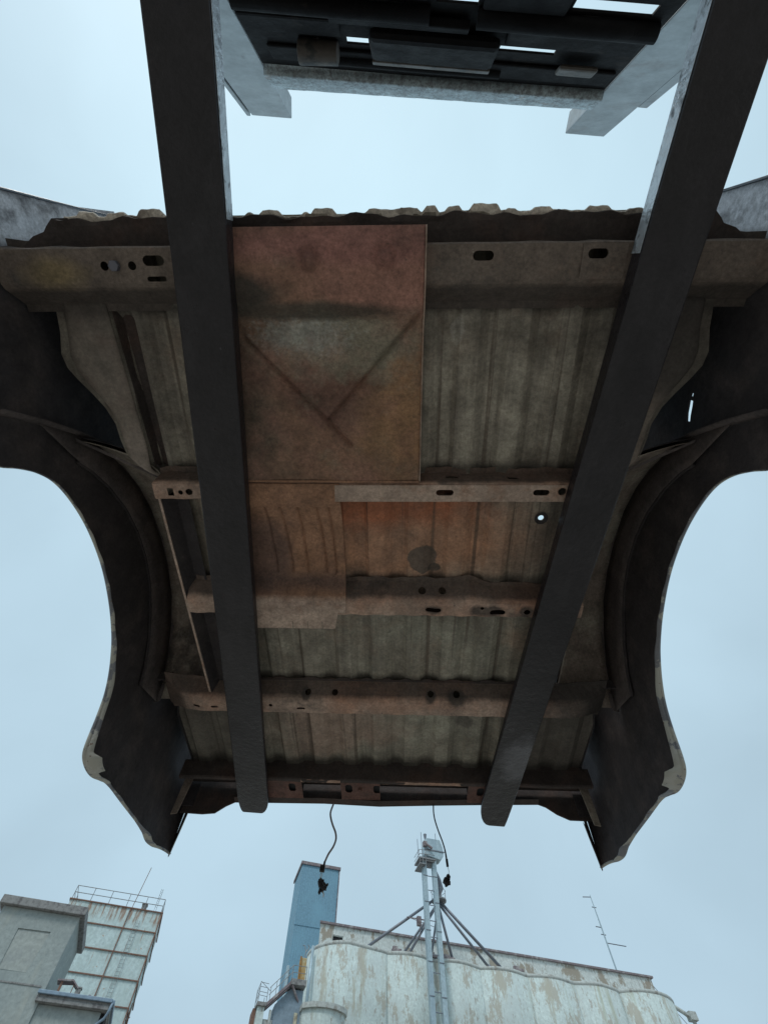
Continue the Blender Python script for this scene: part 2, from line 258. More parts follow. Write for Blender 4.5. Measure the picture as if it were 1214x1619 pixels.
M_GALV = mat('galvanised_leg_casing', (0.42, 0.52, 0.56), 0.45, 0.3, [dict(col=(0.30, 0.39, 0.45), scale=0.6, st=(1, 1, 0.4), lo=0.48, hi=0.65, amt=0.8)])
M_SPOUT = mat('dark_spout_pipe', (0.20, 0.22, 0.26), 0.5, 0.3, [dict(col=(0.30, 0.24, 0.22), scale=2, lo=0.5, hi=0.65, amt=0.6)])
M_DARK = mat('dark_opening', (0.02, 0.02, 0.022), 0.9)
M_YELL = mat('yellow_stained_casing', (0.48, 0.42, 0.26), 0.8, 0.0, [dict(col=(0.42, 0.24, 0.07), scale=1.2, lo=0.45, hi=0.6, amt=0.8)])
M_CREAM = mat('cream_ribbed_sheet', (0.52, 0.50, 0.38), 0.8, 0.0, [dict(col=(0.25, 0.20, 0.14), scale=2, lo=0.5, hi=0.62, amt=0.7)])

# ------------------------------------------------------------------ mesh builder
class MB:
    def __init__(s): s.v = []; s.f = []
    def add(s, vs, fs):
        o = len(s.v); s.v += [tuple(x) for x in vs]; s.f += [tuple(i + o for i in f) for f in fs]; return s
    def box(s, a, b):
        (x0, y0, z0), (x1, y1, z1) = [tuple(map(min, zip(a, b))), tuple(map(max, zip(a, b)))]
        return s.add([(x0,y0,z0),(x1,y0,z0),(x1,y1,z0),(x0,y1,z0),(x0,y0,z1),(x1,y0,z1),(x1,y1,z1),(x0,y1,z1)],
                     [(0,3,2,1),(4,5,6,7),(0,1,5,4),(1,2,6,5),(2,3,7,6),(3,0,4,7)])
    def tube(s, pts, r, n=8, caps=True):
        pts = [Vector(p) for p in pts]; rs = r if isinstance(r, (list, tuple)) else [r] * len(pts)
        rings = []; prev = None
        for i, p in enumerate(pts):
            d = (pts[min(i + 1, len(pts) - 1)] - pts[max(i - 1, 0)]).normalized()
            if prev is None:
                a = d.cross(Vector((0, 0, 1)));  a = a if a.length > 1e-3 else d.cross(Vector((1, 0, 0)))
            else: a = prev - d * prev.dot(d)
            a.normalize(); prev = a; b = d.cross(a)
            rings.append([p + (a * math.cos(2*math.pi*k/n) + b * math.sin(2*math.pi*k/n)) * rs[i] for k in range(n)])
        vs = [q for rg in rings for q in rg]; fs = []
        for i in range(len(pts) - 1):
            for k in range(n):
                fs.append((i*n + k, i*n + (k+1) % n, (i+1)*n + (k+1) % n, (i+1)*n + k))
        if caps: fs.append(tuple(range(n))[::-1]); fs.append(tuple((len(pts)-1)*n + k for k in range(n)))
        return s.add(vs, fs)
    def bar(s, a, b, w, h, up=(0, 0, 1)):           # rectangular bar from a to b
        a, b = Vector(a), Vector(b); d = (b - a).normalized(); u = Vector(up); x = d.cross(u)
        if x.length < 1e-3: x = d.cross(Vector((0, 1, 0)))
        x.normalize(); y = x.cross(d); x = x * w / 2; y = y * h / 2
        vs = [a - x - y, a + x - y, a + x + y, a - x + y, b - x - y, b + x - y, b + x + y, b - x + y]
        return s.add(vs, [(0,3,2,1),(4,5,6,7),(0,1,5,4),(1,2,6,5),(2,3,7,6),(3,0,4,7)])
    def grid(s, P):                                  # P[i][j] points
        n, m = len(P), len(P[0]); vs = [p for r_ in P for p in r_]
        return s.add(vs, [(i*m+j, i*m+j+1, (i+1)*m+j+1, (i+1)*m+j) for i in range(n-1) for j in range(m-1)])
    def extr(s, poly, axis, a, b):                   # closed prism: poly of 2D points, extruded along axis from a to b
        def mk(p, t):
            return {'x': (t, p[0], p[1]), 'y': (p[0], t, p[1]), 'z': (p[0], p[1], t)}[axis]
        n = len(poly); vs = [mk(p, a) for p in poly] + [mk(p, b) for p in poly]
        fs = [(k, (k+1) % n, n + (k+1) % n, n + k) for k in range(n)] + [tuple(range(n))[::-1], tuple(range(n, 2*n))]
        return s.add(vs, fs)
    def build(s, name, m, parent=None, loc=None, smooth=False, solid=0.0, bevel=0.0, mats=None, off=-1, cut=None):
        me = bpy.data.meshes.new(name); 
        if loc is not None: s.v = [(x - loc[0], y - loc[1], z - loc[2]) for x, y, z in s.v]
        me.from_pydata(s.v, [], s.f); me.update()
        bm = bmesh.new(); bm.from_mesh(me); bmesh.ops.remove_doubles(bm, verts=bm.verts, dist=1e-5); bmesh.ops.recalc_face_normals(bm, faces=bm.faces); bm.to_mesh(me); bm.free()
        me.materials.append(m)
        o = bpy.data.objects.new(name, me); C.objects.link(o)
        if loc is not None: o.location = loc
        if parent is not None: o.parent = parent
        if smooth:
            for p in me.polygons: p.use_smooth = True
        if solid:
            md = o.modifiers.new('solid', 'SOLIDIFY'); md.thickness = solid; md.offset = off
        if cut is not None: punch(o, cut)
        if bevel:
            md = o.modifiers.new('bevel', 'BEVEL'); md.width = bevel; md.segments = 2; md.limit_method = 'ANGLE'
        return o

def punch(o, cmb):
    """cut real holes: boolean difference with a temporary solid, then drop that solid"""
    me = bpy.data.meshes.new('tmp'); me.from_pydata(cmb.v, [], cmb.f)
    bm = bmesh.new(); bm.from_mesh(me); bmesh.ops.recalc_face_normals(bm, faces=bm.faces); bm.to_mesh(me); bm.free()
    c = bpy.data.objects.new('tmp', me); C.objects.link(c)
    par = o.parent; o.parent = None
    md = o.modifiers.new('cut', 'BOOLEAN'); md.object = c; md.operation = 'DIFFERENCE'; md.solver = 'EXACT'
    bpy.context.view_layer.update()
    dg = bpy.context.evaluated_depsgraph_get()
    nm = bpy.data.meshes.new_from_object(o.evaluated_get(dg)); o.modifiers.clear()
    old = o.data; name = old.name; o.data = nm; bpy.data.meshes.remove(old); nm.name = name
    o.parent = par
    bpy.data.objects.remove(c); bpy.data.meshes.remove(me)

def empty(name, loc=(0, 0, 0), rot=None, M=None):
    o = bpy.data.objects.new(name, None); C.objects.link(o); o.empty_display_size = 0.3
    if M is not None: o.matrix_world = M
    else:
        o.location = loc
        if rot: o.rotation_euler = rot
    return o
def tag(o, label=None, cat=None, group=None, kind=None):
    if label: o['label'] = label
    if cat: o['category'] = cat
    if group: o['group'] = group
    if kind: o['kind'] = kind
    return o
def lerp(pts, x):
    if x <= pts[0][0]: return pts[0][1]
    for (a, b), (c, d_) in zip(pts, pts[1:]):
        if x <= c: return b + (d_ - b) * (x - a) / (c - a) if c > a else d_
    return pts[-1][1]

# ------------------------------------------------------------------ ground
g = MB(); n = 40
P = [[(-900 + 1800 * i / n, -900 + 1800 * j / n, 0) for j in range(n + 1)] for i in range(n + 1)]
tag(g.grid(P).build('ground', M_GROUND), kind='structure')

# ------------------------------------------------------------------ the frame the truck bed hangs in (slightly rolled and pitched)
RX = Vector((1, -.008, -.0335)).normalized()
RY = Vector((.008, 1, math.tan(R(2.2)))); RY -= RX * RY.dot(RX); RY.normalize()
RZ = RX.cross(RY)
H = 1.42
ORG = Vector((0, 0, CAM_H + H))
def frame(x, y, z, o):
    m = Matrix((x, y, z)).transposed().to_4x4(); m.translation = o; return m

# ================================================================== TRUCK BED
bed = empty('pickup_bed', M=frame(RX, RY, RZ, ORG))
tag(bed, 'rusty pickup truck bed held up in the air on two black forks, seen from underneath', 'truck bed')
CX = -0.02                                            # centre line of the bed
# --- floor: a ribbed sheet cut to the outline of the wheelhouses
edge = [(-0.18, .79), (-.165, .80), (-.15, .86), (-.115, .90), (0.0, .90), (.10, .912), (.16, .928), (.20, .922), (.235, .900), (.28, .866), (.32, .840), (.37, .822), (.42, .820), (.476, .812), (.51, .772), (.545, .718),
        (.6, .715), (1.56, .70), (1.58, .80), (1.61, .89), (1.7, .905), (2.0, .90), (2.02, .90)]
def groove(x, y):                                     # deep pressed channel in front of each wheelhouse
    a = abs(x); e0 = .752 - .02 * max(0, min(1, y / .5)); e1 = .690
    if y < .028 or y > .525 or a > e0 or a < e1: return 0
    return -.045 * min(1, (e0 - a) / .012) * min(1, (a - e1) / .012) * -1
def ribz(x):                                           # ribs pressed up and down, running along the bed
    p = (x + 0.046) / 0.137; k = p - math.floor(p)
    if k < 0.50: return 0.0
    if k < 0.58: return 0.016 * (k - 0.50) / 0.08
    if k < 0.92: return 0.016
    return 0.016 * (1 - (k - 0.92) / 0.08)
ys = sorted(set([y for y, _ in edge] + [-0.18 + 2.2 * i / 44 for i in range(45)]))
ys = [y for y in ys if y <= 2.02]
xs = []
x = -1.0
while x <= 1.0:
    base_k = x
    xs.append(round(x, 4)); x += 0.0137
rows = []
for y in ys:
    hw = lerp(edge, y); row = []
    for x in xs:
        xx = max(-hw, min(hw, x)); row.append((xx + CX, y, (ribz(xx) if abs(xx) < .66 or y > .54 else 0) + groove(xx, y) + 0.0015 * math.sin(y * 7 + xx * 5)))
    rows.append(row)
holes = MB()
def disc(mb, c, r, axis='z', h=0.06, n=14, sx=1.0):
    pts = [(r * sx * math.cos(2*math.pi*k/n), r * math.sin(2*math.pi*k/n)) for k in range(n)]
    if axis == 'z': mb.extr([(c[0] + a, c[1] + b) for a, b in pts], 'z', c[2] - h, c[2] + h)
    if axis == 'y': mb.extr([(c[0] + a, c[2] + b) for a, b in pts], 'y', c[1] - h, c[1] + h)
    if axis == 'x': mb.extr([(c[1] + a, c[2] + b) for a, b in pts], 'x', c[0] - h, c[0] + h)
def slot(mb, c, L, wd, axis='z', h=0.015):
    n = 6; pts = [(L/2 - wd/2 + wd/2 * math.sin(math.pi * k / n), -wd/2 * math.cos(math.pi * k / n)) for k in range(n + 1)]
    pts += [(-p, -q) for p, q in pts]
    if axis == 'z': mb.extr([(c[0] + a, c[1] + b) for a, b in pts], 'z', c[2] - h, c[2] + h)
    if axis == 'y': mb.extr([(c[0] + a, c[2] + b) for a, b in pts], 'y', c[1] - h, c[1] + h)
disc(holes, (.518, .693, 0), .0095)
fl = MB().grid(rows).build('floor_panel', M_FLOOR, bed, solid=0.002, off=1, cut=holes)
# bead welded washer around the hole
b = MB(); 
for k in range(20):
    pass
for rr, z0 in ((.0225, -.0012),):
    ring = []
    for k in range(21):
        a = 2 * math.pi * k / 20; ring.append([(.518 + q * math.cos(a), .693 + q * math.sin(a), z0 - 0.002 * (q > .015)) for q in (.0105, .016, rr)])
    b.grid(ring)
b.build('washer', M_UNDER, bed, smooth=True)
# small dimples and drip marks pressed under the floor
# --- hat-section cross sills
def sill(name, y0, y1, y2, y3, xa, xb, m, zb=-0.07, cuts=None, seg=24, wave=0.0015, taper=0, kink=0):
    """profile in y: y0 (top, near) -> y1 (bottom, near) -> y2 (bottom, far) -> y3 (top, far)"""
    P = []
    for i in range(seg + 1):
        x = xa + (xb - xa) * i / seg; q = wave * math.sin(i * 1.7 + y0 * 9)
        fl_ = .003 * math.sin(x * 37 + y0 * 20) + .002 * math.sin(x * 83); y0_, y1_, y2_, y3_ = y0, y1, y2, y3
        if kink: kk = kink * max(0, min(1, (x - .30) / .08)); fl_ += kk - kink * .5 * math.exp(-((x - .29) / .05) ** 2)
        if taper:
            e_ = max(0, 1 - min(x - xa, xb - x) / taper); dz = (-zb - .012) * (e_ ** 1.5); dy = .02 * e_
            P.append([(x, y0 - .018 - dy, -.001 + q), (x, y0 - dy, -.0015 + q), (x, y0 + (y1-y0)*.9 - dy, min(-.002, zb + .006 + q + dz)), (x, y1 + .004 - dy, min(-.003, zb + q + dz)), (x, y2 - .004 + dy, min(-.003, zb + q + dz)), (x, y2 + (y3-y2)*.12 + dy, min(-.002, zb + .006 + q + dz)), (x, y3 + dy, -.0015 + q), (x, y3 + .018 + dy, -.001 + q)]); continue
        P.append([(x, y0 - .018 + fl_, -.001 + q), (x, y0 + fl_, -.0015 + q), (x, y0 + (y1-y0)*.9 + fl_ * .3, zb + .006 + q), (x, y1 + .004, zb + q), (x, y2 - .004, zb + q), (x, y2 + (y3-y2)*.12, zb + .006 + q), (x, y3, -.0015 + q), (x, y3 + .018, -.001 + q)])
    return MB().grid(P).build(name, m, bed, solid=0.0022, off=1, cut=cuts)
c1 = MB()
slot(c1, (.25, -.080, -.07), .052, .022); slot(c1, (.53, -.082, -.07), .050, .022)
for xx, rr in ((-.715, .011), (-.642, .0105)): disc(c1, (xx, -.066, -.07), rr, h=.015)
slot(c1, (-.585, -.077, -.07), .055, .024); slot(c1, (-.585, -.035, -.07), .05, .012)
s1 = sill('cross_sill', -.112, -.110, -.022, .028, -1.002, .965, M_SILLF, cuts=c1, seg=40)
MB().extr([(-.685 + .014*math.cos(math.pi*k/3), -.066 + .014*math.sin(math.pi*k/3)) for k in range(6)], 'z', -.085, -.069).build('bolt', M_BOLT, bed, bevel=.002)
c2 = MB()
slot(c2, (.186, .568, -.07), .055, .020); slot(c2, (.482, .566, -.07), .050, .020); disc(c2, (.545, .562, -.07), .013, h=.015)
slot(c2, (.21, .536, -.030), .04, .014, 'y'); slot(c2, (.40, .536, -.030), .035, .014, 'y')
c2.box((-.692, .560, -.09), (-.672, .586, -.05)); disc(c2, (-.649, .573, -.07), .008, h=.015); disc(c2, (-.622, .572, -.07), .011, h=.015)
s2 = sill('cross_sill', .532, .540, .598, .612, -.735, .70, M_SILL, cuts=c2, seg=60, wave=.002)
c3 = MB()
slot(c3, (.168, 1.029, -.07), .055, .018); slot(c3, (.395, 1.036, -.07), .055, .020); disc(c3, (.34, 1.018, -.07), .0065, h=.015); disc(c3, (.499, 1.034, -.07), .011, h=.015)
disc(c3, (.128, .978, -.035), .0125, 'y', .03, sx=1.15); disc(c3, (.200, .978, -.033), .0135, 'y', .03)
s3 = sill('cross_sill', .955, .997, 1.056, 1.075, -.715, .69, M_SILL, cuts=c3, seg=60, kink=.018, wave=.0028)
c4 = MB()
for xx, rr in ((-.322, .0125), (-.212, .0125), (.176, .0125), (.280, .014)): disc(c4, (xx, 1.484, -.040), rr, 'y', .03)
slot(c4, (-.352, 1.545, -.07), .035, .011); slot(c4, (-.785, 1.545, -.07), .03, .012); slot(c4, (-.71, 1.545, -.07), .03, .012); disc(c4, (-.475, 1.53, -.07), .008, h=.015)
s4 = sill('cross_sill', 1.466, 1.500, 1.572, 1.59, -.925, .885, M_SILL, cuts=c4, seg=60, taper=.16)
# weld flange scallops on the near side of the fourth sill
P = []
for k in range(241):
    x = -.64 + k * .0053; q = max(0, math.sin(k * .33 + math.sin(k * .05) * 2)) ** .5 * .010
    P.append([(x, 1.4475 - q, -.0032), (x, 1.456, -.0032)])
MB().grid(P).build('weld_flange', M_REAR, bed, solid=.002, off=1)
# --- rear sill: an open channel with a rusty near flange, brackets inside it
b = MB()
b.box((-.93, 2.000, -.004), (.89, 2.0025, .03))
P = []
for i in range(31):
    x = -.955 + 1.87 * i / 30; q = .0015 * math.sin(i * 1.1)
    P.append([(x, 2.003, -.0005 + .01), (x, 2.0045, -.066 + q), (x, 2.008, -.070 + q), (x, 2.022, -.070 + q), (x, 2.026, -.062), (x, 2.030, .012), (x, 2.17, .014)])
b.grid(P)
b.build('rear_sill', M_REAR, bed, solid=.002, off=1)
for xa, xb, zz in ((-.395, -.215, -.0725), (-.028, .375, -.0725)):
    P = [[(xa + (xb-xa)*i/16, 2.0065 + .0015*math.sin(i*1.3), zz), (xa + (xb-xa)*i/16, 2.024 + .001*math.sin(i*2.3), zz)] for i in range(17)]
    MB().grid(P).build('sill_flange', M_SILL, bed, solid=.0015)
# tailgate threshold (rear face) with the valance that drops at each corner
va = [(-.965, .03), (-.965, -.128), (-.929, -.128), (-.86, -.131), (-.802, -.125), (-.76, -.092), (-.723, -.072), (-.6, -.070), (-.3, -.066), (-.04, -.073), (.22, -.061), (.45, -.052),
      (.703, -.044), (.735, -.056), (.778, -.088), (.83, -.112), (.90, -.113), (.935, -.113), (.935, .03)]
b = MB().extr(va, 'y', 2.185, 2.194)
b.build('rear_valance', M_REAR, bed, bevel=.0015)
P = [[(x, 2.15, z + .002 ), (x, 2.184, z + .002)] for x, z in va[6:13]]
MB().grid(P).build('valance_flange', M_REAR, bed, solid=.002, off=1)
for xa, xb in ((-.625, -.395), (-.215, -.035), (.365, .50)):
    c = MB(); w_ = xb - xa
    for fx in ((.80,) if xa < -.5 else ((.2, .92) if xa < 0 else (.42,))):
        c.extr([(xa + w_*fx + .016*sx_, 2.075 + .030*sy_) for sx_, sy_ in ((-1, -.6), (-.6, -1), (.6, -1), (1, -.6), (1, .6), (.6, 1), (-.6, 1), (-1, .6))], 'z', -.10, -.03)
    P = [[(xa + w_*i/6, y, z) for y, z in ((2.023, -.068), (2.06, -.066), (2.12, -.064), (2.150, -.0685))] for i in range(7)]
    MB().grid(P).build('sill_bracket', M_BRACK, bed, solid=.0025, off=1, cut=c)
    MB().box((xa + .004, 2.04, -.052), (xb - .004, 2.125, -.01)).build('slot_shade_box', M_DARK, bed)  # black box added behind the bracket to paint its slots as deep shade
    if xa > -.3 and xa < 0:
        MB().extr([(xa + .088 + .009*math.cos(k*math.pi/3), 2.07 + .009*math.sin(k*math.pi/3)) for k in range(6)], 'z', -.078, -.067).build('bolt', M_BRACK, bed)
# --- the front: dark flange ahead of the first sill and the crusted wavy front wall
def wav(x): return .0035 * math.sin(x * 23) + .003 * math.sin(x * 51 + 1.3) + .002 * math.sin(x * 97)
P = []
for i in range(121):
    x = -.845 + 1.66 * i / 120; e_ = wav(x)
    zz = -.012 + .004 * math.sin(x * 31)
    P.append([(x, -.100, -.003), (x, -.135, -.006), (x, -.160, -.010), (x, -.172 + e_, zz), (x, -.1745 + e_, .008)])
MB().grid(P).build('front_flange', M_REAR, bed, solid=.002, off=1)
# dark gussets where the floor meets each side
for s in (-1, 1):
    pts = [(.80, -.178), (.842, -.178), (.862, -.160), (.872, -.148), (.905, -.138), (.935, -.118), (.935, -.100), (.80, -.100)]
    MB().extr([(CX + s * px, py) for px, py in pts], 'z', -.004, .006).build('corner_gusset', M_REAR, bed, bevel=.001)
# front wall: its crusted foot sticks out in uneven pads beyond the floor
pads = [(-.80, -.735, 8), (-.725, -.655, 6), (-.64, -.56, 9), (-.53, -.43, 8), (-.36, -.325, 4), (-.322, -.255, 6), (-.215, -.18, 4), (-.19, -.115, 7.5), (-.05, .055, 6), (.03, .10, 7), (.095, .145, 9), (.15, .205, 7),
        (.212, .30, 10), (.30, .345, 5), (.365, .43, 6.5), (.50, .575, 6), (.60, .66, 4), (.69, .78, 5)]
P = []
for i in range(401):
    x = -.83 + 1.62 * i / 400; h_ = 1.6 + 1.2 * math.sin(x * 6)
    for a_, b_, q in pads: h_ = max(h_, q * min(1, (x - a_) / .014, (b_ - x) / .014)) if a_ < x < b_ else h_
    yy = -.176 - h_ * .0021 - .0006 * math.sin(x * 210) + .3 * wav(x)
    P.append([(x, -.168, .002), (x, yy + .002, -.003 + .002*math.sin(x*60)), (x, yy, .002), (x, yy + .003, .012), (x, -.1765 + .3 * wav(x), .03), (x, -.178, .25), (x, -.18, .50)])
MB().grid(P).build('front_wall', M_CRUST, bed, solid=.003)
# --- side panels (outer skins) with wheel arch
arch = [(-.250, -.30), (-.20, -.31), (.0, -.315), (.2, -.31), (.36, -.305), (.398, -.288), (.43, -.225), (.468, -.165), (.52, -.112), (.59, -.074), (.68, -.045), (.77, -.030), (.87, -.026), (.96, -.035),
        (1.06, -.057), (1.15, -.090), (1.21, -.125), (1.265, -.170), (1.31, -.225), (1.345, -.300), (1.372, -.372), (1.395, -.405), (1.44, -.416), (1.495, -.410), (1.55, -.388), (1.61, -.368), (1.75, -.350), (1.90, -.330), (2.00, -.319), (2.07, -.314), (2.13, -.300), (2.18, -.283), (2.215, -.275), (2.245, -.272)]
def smooth(pts, n):
    o = []
    for i in range(len(pts) - 1):
        a, b_, c_, d_ = pts[max(i-1, 0)], pts[i], pts[i+1], pts[min(i+2, len(pts)-1)]
        for k in range(n):
            t = k / n; o.append(tuple(.5 * ((2*b_[j]) + (c_[j]-a[j])*t + (2*a[j]-5*b_[j]+4*c_[j]-d_[j])*t*t + (3*b_[j]-a[j]-3*c_[j]+d_[j])*t**3) for j in (0, 1)))
    return o + [pts[-1]]
arch = smooth(arch, 6)
def skx(z, y):                                      # outer skin half width, with a soft body curve
    w_ = .985 + .010 * math.exp(-((z + .05) / .25) ** 2)
    if z > .1: w_ -= .05 * (z - .1) ** 2 / .16
    if y > 1.6: w_ -= .012 * min(1, (y - 1.6) / .3)
    if y > 2.0: w_ += .006 * math.sin(min(1, (y - 2.0) / .2) * math.pi); w_ -= .034 * (max(0, y - 2.13) / .115) ** 1.6
    return w_
def skin(s):
    P = []
    for (y, zb) in arch:
        row = []
        for k in range(13):
            z = zb + (.50 - zb) * k / 12
            yy = y
            if y < -.24: yy = -.250 + .06 * max(0, (z + .02)) ** 1.3 * 1.3     # front edge leans back as it rises
            row.append((CX + s * skx(z, yy), yy, z))
        P.append(row)
    return P
# opening in the right side skin
for s in (-1, 1):
    c = None
    if s == 1:
        c = MB()
        c.extr([(.328, .128), (.328, .108), (.345, .104), (.372, .100), (.392, .094), (.394, .112), (.370, .121), (.345, .125)], 'x', .85, 1.1)
        c.extr([(.306, .128), (.317, .127), (.317, .115), (.306, .116)], 'x', .85, 1.1)
    bs = MB().grid(skin(s)).build('side_panel', M_UNDER, bed, solid=.0015, cut=c)
    # painted outer face
    Po = [[(CX + s * (skx(p[2], p[1]) + .0045), p[1], p[2]) for p in row] for row in skin(s)]
    c2_ = c
    MB().grid(Po).build('painted_face', M_PAINT, bs, solid=.0015, smooth=True, cut=(None if s == -1 else c))
    # return flange round the wheel arch and along the lower rear edge
    def lw(y):
        return lerp([(-.25, .012), (.4, .010), (.6, .012), (.95, .014), (1.15, .018), (1.25, .024), (1.34, .028), (1.388, .034), (1.400, .066), (1.462, .066), (1.470, .034), (1.56, .030), (1.62, .014), (1.72, .020), (1.86, .010), (1.90, .012), (2.02, .034), (2.10, .034), (2.2, .014), (2.245, .016)], y)
    A = [(y, z) for y, z in arch if y >= .36]
    dense = []
    for (a, b_), (c_, d_) in zip(A, A[1:]):
        for k in range(1): t = k / 1; dense.append((a + (c_-a)*t, b_ + (d_-b_)*t))
    dense.append(A[-1]); P = []
    for y, z in dense:
        xo = skx(z, y) + .008; wd = lw(y) + .0015 * math.sin(y * 60)
        P.append([(CX + s * xo, y + .004, z + .012), (CX + s * (xo + .001), y, z + .001), (CX + s * (xo - .006), y, z - .004), (CX + s * (xo - wd), y + .002, z - .001)])
    MB().grid(P).build('arch_lip', M_LIP, bs, solid=.0018, smooth=True)
    MB().tube([(CX + s * (skx(z, y) + .002), y, z + .002) for y, z in dense], [lerp([(.36, .0035), (1.1, .004), (1.3, .006), (1.40, .008), (1.5, .008), (1.65, .005), (1.9, .005), (2.05, .006), (2.245, .005)], y) for y, z in dense], 8).build('rolled_edge', M_LIP, bs, smooth=True)
    # front vertical edge flange, painted
    P = []
    for k in range(17):
        z = -.30 + .8 * k / 16; yy = -.250 + .06 * max(0, (z + .02)) ** 1.3 * 1.3; xo = skx(z, yy)
        P.append([(CX + s * (xo + .004), yy + .004, z), (CX + s * (xo + .003), yy - .006, z), (CX + s * (xo - .016), yy - .005, z), (CX + s * (xo - .018), yy + .001, z)])
    MB().grid(P).build('front_edge', M_PAINT, bs, solid=.0015, smooth=True)
    # rear corner: skin wraps round the tail and ends in a pointed tip
    P = []
    zt = -.127
    for k in range(9):
        t = k / 8; xo = skx(-.2, 2.245) - .002 - t * .032
        zb = -.282 + .154 * t + .005 * math.sin(t * 8)
        P.append([(CX + s * xo, 2.247 - .053 * t, zb), (CX + s * xo, 2.247 - .053 * t, zb*.4 + .05), (CX + s * xo, 2.245 - .053 * t, .50)])
    MB().grid(P).build('rear_corner', M_UNDER, bs, solid=.002)
    P = []
    for k in range(13):
        t = k / 12; xx = skx(-.2, 2.245) - .002 - .032 * t; z = -.282 + .154 * t + .005 * math.sin(t * 8); yy = 2.247 - .053 * t
        P.append([(CX + s * (xx + .001), yy + .003, z + .006), (CX + s * (xx), yy + .003, z - .003), (CX + s * (xx - .004), yy - .003, z - .004), (CX + s * (xx - .008), yy - .007, z + .004)])
    MB().grid(P).build('torn_edge', M_LIP, bs, solid=.0015)
    # inner post seen inside the tail
    b = MB(); b.extr([(CX + s * .945, .0), (CX + s * .945, -.185), (CX + s * .918, -.18), (CX + s * .905, .0)], 'y', 2.10, 2.104)
    b.build('tail_post', M_TUB, bs)
    MB().box((CX + s * .895, 2.178, -.10), (CX + s * .958, 2.183, .50)).build('tail_sky_block', M_UNDER, bs)  # added panel that keeps sky light out of the hollow bed side
    # inner bed wall and top rail
    P = []
    for y in [q_ for q_ in ys if q_ > -.10]:
        hw = lerp(edge, y) + .001
        if .56 < y < 1.57: hw = max(hw, .80)
        P.append([(CX + s * (hw + .02 * z / .5), y, z) for z in (.002 if not .56 < y < 1.57 else .26, .27, .49)])
    MB().grid(P).build('inner_side_wall', M_UNDER, bed, solid=.0015)
    MB().box((CX + s * .90, -.18, .50), (CX + s * .965, 2.19, .53)).build('top_rail', M_PAINT, bed, bevel=.006)
    # wheelhouse: a quarter dome between the skin and the floor
    oa = [(.262, -.262), (.33, -.130), (.40, -.005), (.455, .075), (.52, .138), (.60, .205), (.70, .262), (.82, .305), (.98, .330), (1.12, .322), (1.26, .290), (1.38, .228), (1.48, .145), (1.55, .050), (1.585, -.020)]
    ob = [(.425, -.002)] + [q_ for q_ in oa if q_[1] > .02] + [(1.585, -.002)]
    def dome(dx, dy, dz):
        P = []
        for i, (y, z) in enumerate(ob):
            row = []; yb = .552 + (1.570 - .552) * (i / (len(ob) - 1)); side = math.cos(math.pi * i / (len(ob) - 1))
            for k in range(13):
                t = k / 12; sh = math.cos(t * math.pi / 2) ** .8 if t < 1 else 0
                x = .962 - (.962 - .715) * math.sin(t * math.pi / 2)
                tt = 1 - math.cos(t * math.pi / 2)
                row.append((CX + s * (x - dx), y + (yb - y) * t ** 1.2 - dy * side, z * sh + dz))
            P.append(row)
        return P
    wh = MB().grid(dome(0, 0, 0)).build('wheelhouse', M_TUB, bed, solid=.0015, smooth=True)
    MB().grid(dome(.006, .008, .008)).build('outer_shell', M_UNDER, wh, solid=.0015, smooth=True)
    # folded rim from the skin to the corner of the floor
    P = [[(CX + s * (.962 - .245 * t_ / 12), .420 + .130 * t_ / 12 - .004 + .002 * math.sin(t_), -.004), (CX + s * (.962 - .245 * t_ / 12), .420 + .130 * t_ / 12 + .006, -.006)] for t_ in range(13)]
    MB().grid(P).build('rim', M_LINER, wh, solid=.002)
    # seam flange where wheelhouse meets skin, with folded lit rim
    P = []; P2 = []
    for i, (y, z) in enumerate(oa):
        q = .003 * math.sin(i * 2.1)
        P.append([(CX + s * .978, y, z - .002), (CX + s * .962, y - .001, z + .001 + q), (CX + s * .953, y - .004, z + .004 + q), (CX + s * .950, y - .006, z + .012 + q)])
    MB().grid(P).build('seam_flange', M_LINER, wh, solid=.0015, smooth=True)
    ia = [(.50, .0), (.55, .05), (.64, .115), (.76, .175), (.88, .205), (1.0, .210), (1.12, .190), (1.22, .145), (1.32, .085), (1.40, .012), (1.45, -.06)]
    pts = []
    for j in range(41):
        t = j / 40 * (len(ia) - 1); i0 = min(int(t), len(ia) - 2); f_ = t - i0
        pts.append((CX + s * .984, ia[i0][0] * (1-f_) + ia[i0+1][0] * f_, ia[i0][1] * (1-f_) + ia[i0+1][1] * f_))
    P = []
    for j in range(49):
        t = j / 48; io = t * (len(oa) - 2); a0 = min(int(io), len(oa) - 3); f0 = io - a0; ii = t * (len(ia) - 1); b0 = min(int(ii), len(ia) - 2); f1 = ii - b0
        yo, zo = [oa[a0+1][q_] * (1-f0) + oa[min(a0+2, len(oa)-1)][q_] * f0 for q_ in (0, 1)]; yi, zi = [ia[b0][q_] * (1-f1) + ia[b0+1][q_] * f1 for q_ in (0, 1)]
        P.append([(CX + s * (.966 + .012 * q_), yo + (yi - yo) * q_, zo + (zi - zo) * q_) for q_ in (0, .35, .5, .62, 1)])
    MB().grid(P).build('liner_band', M_LINER, wh, solid=.0015, smooth=True)
    MB().tube(pts, .006, 6).build('skin_bead', M_UNDER, bs, smooth=True)
    # stub tab at the rear end of the arch flange
    MB().box((CX + s * .915, 1.505, .03), (CX + s * .985, 1.513, .075)).build('rear_tab', M_UNDER, wh, bevel=.002)
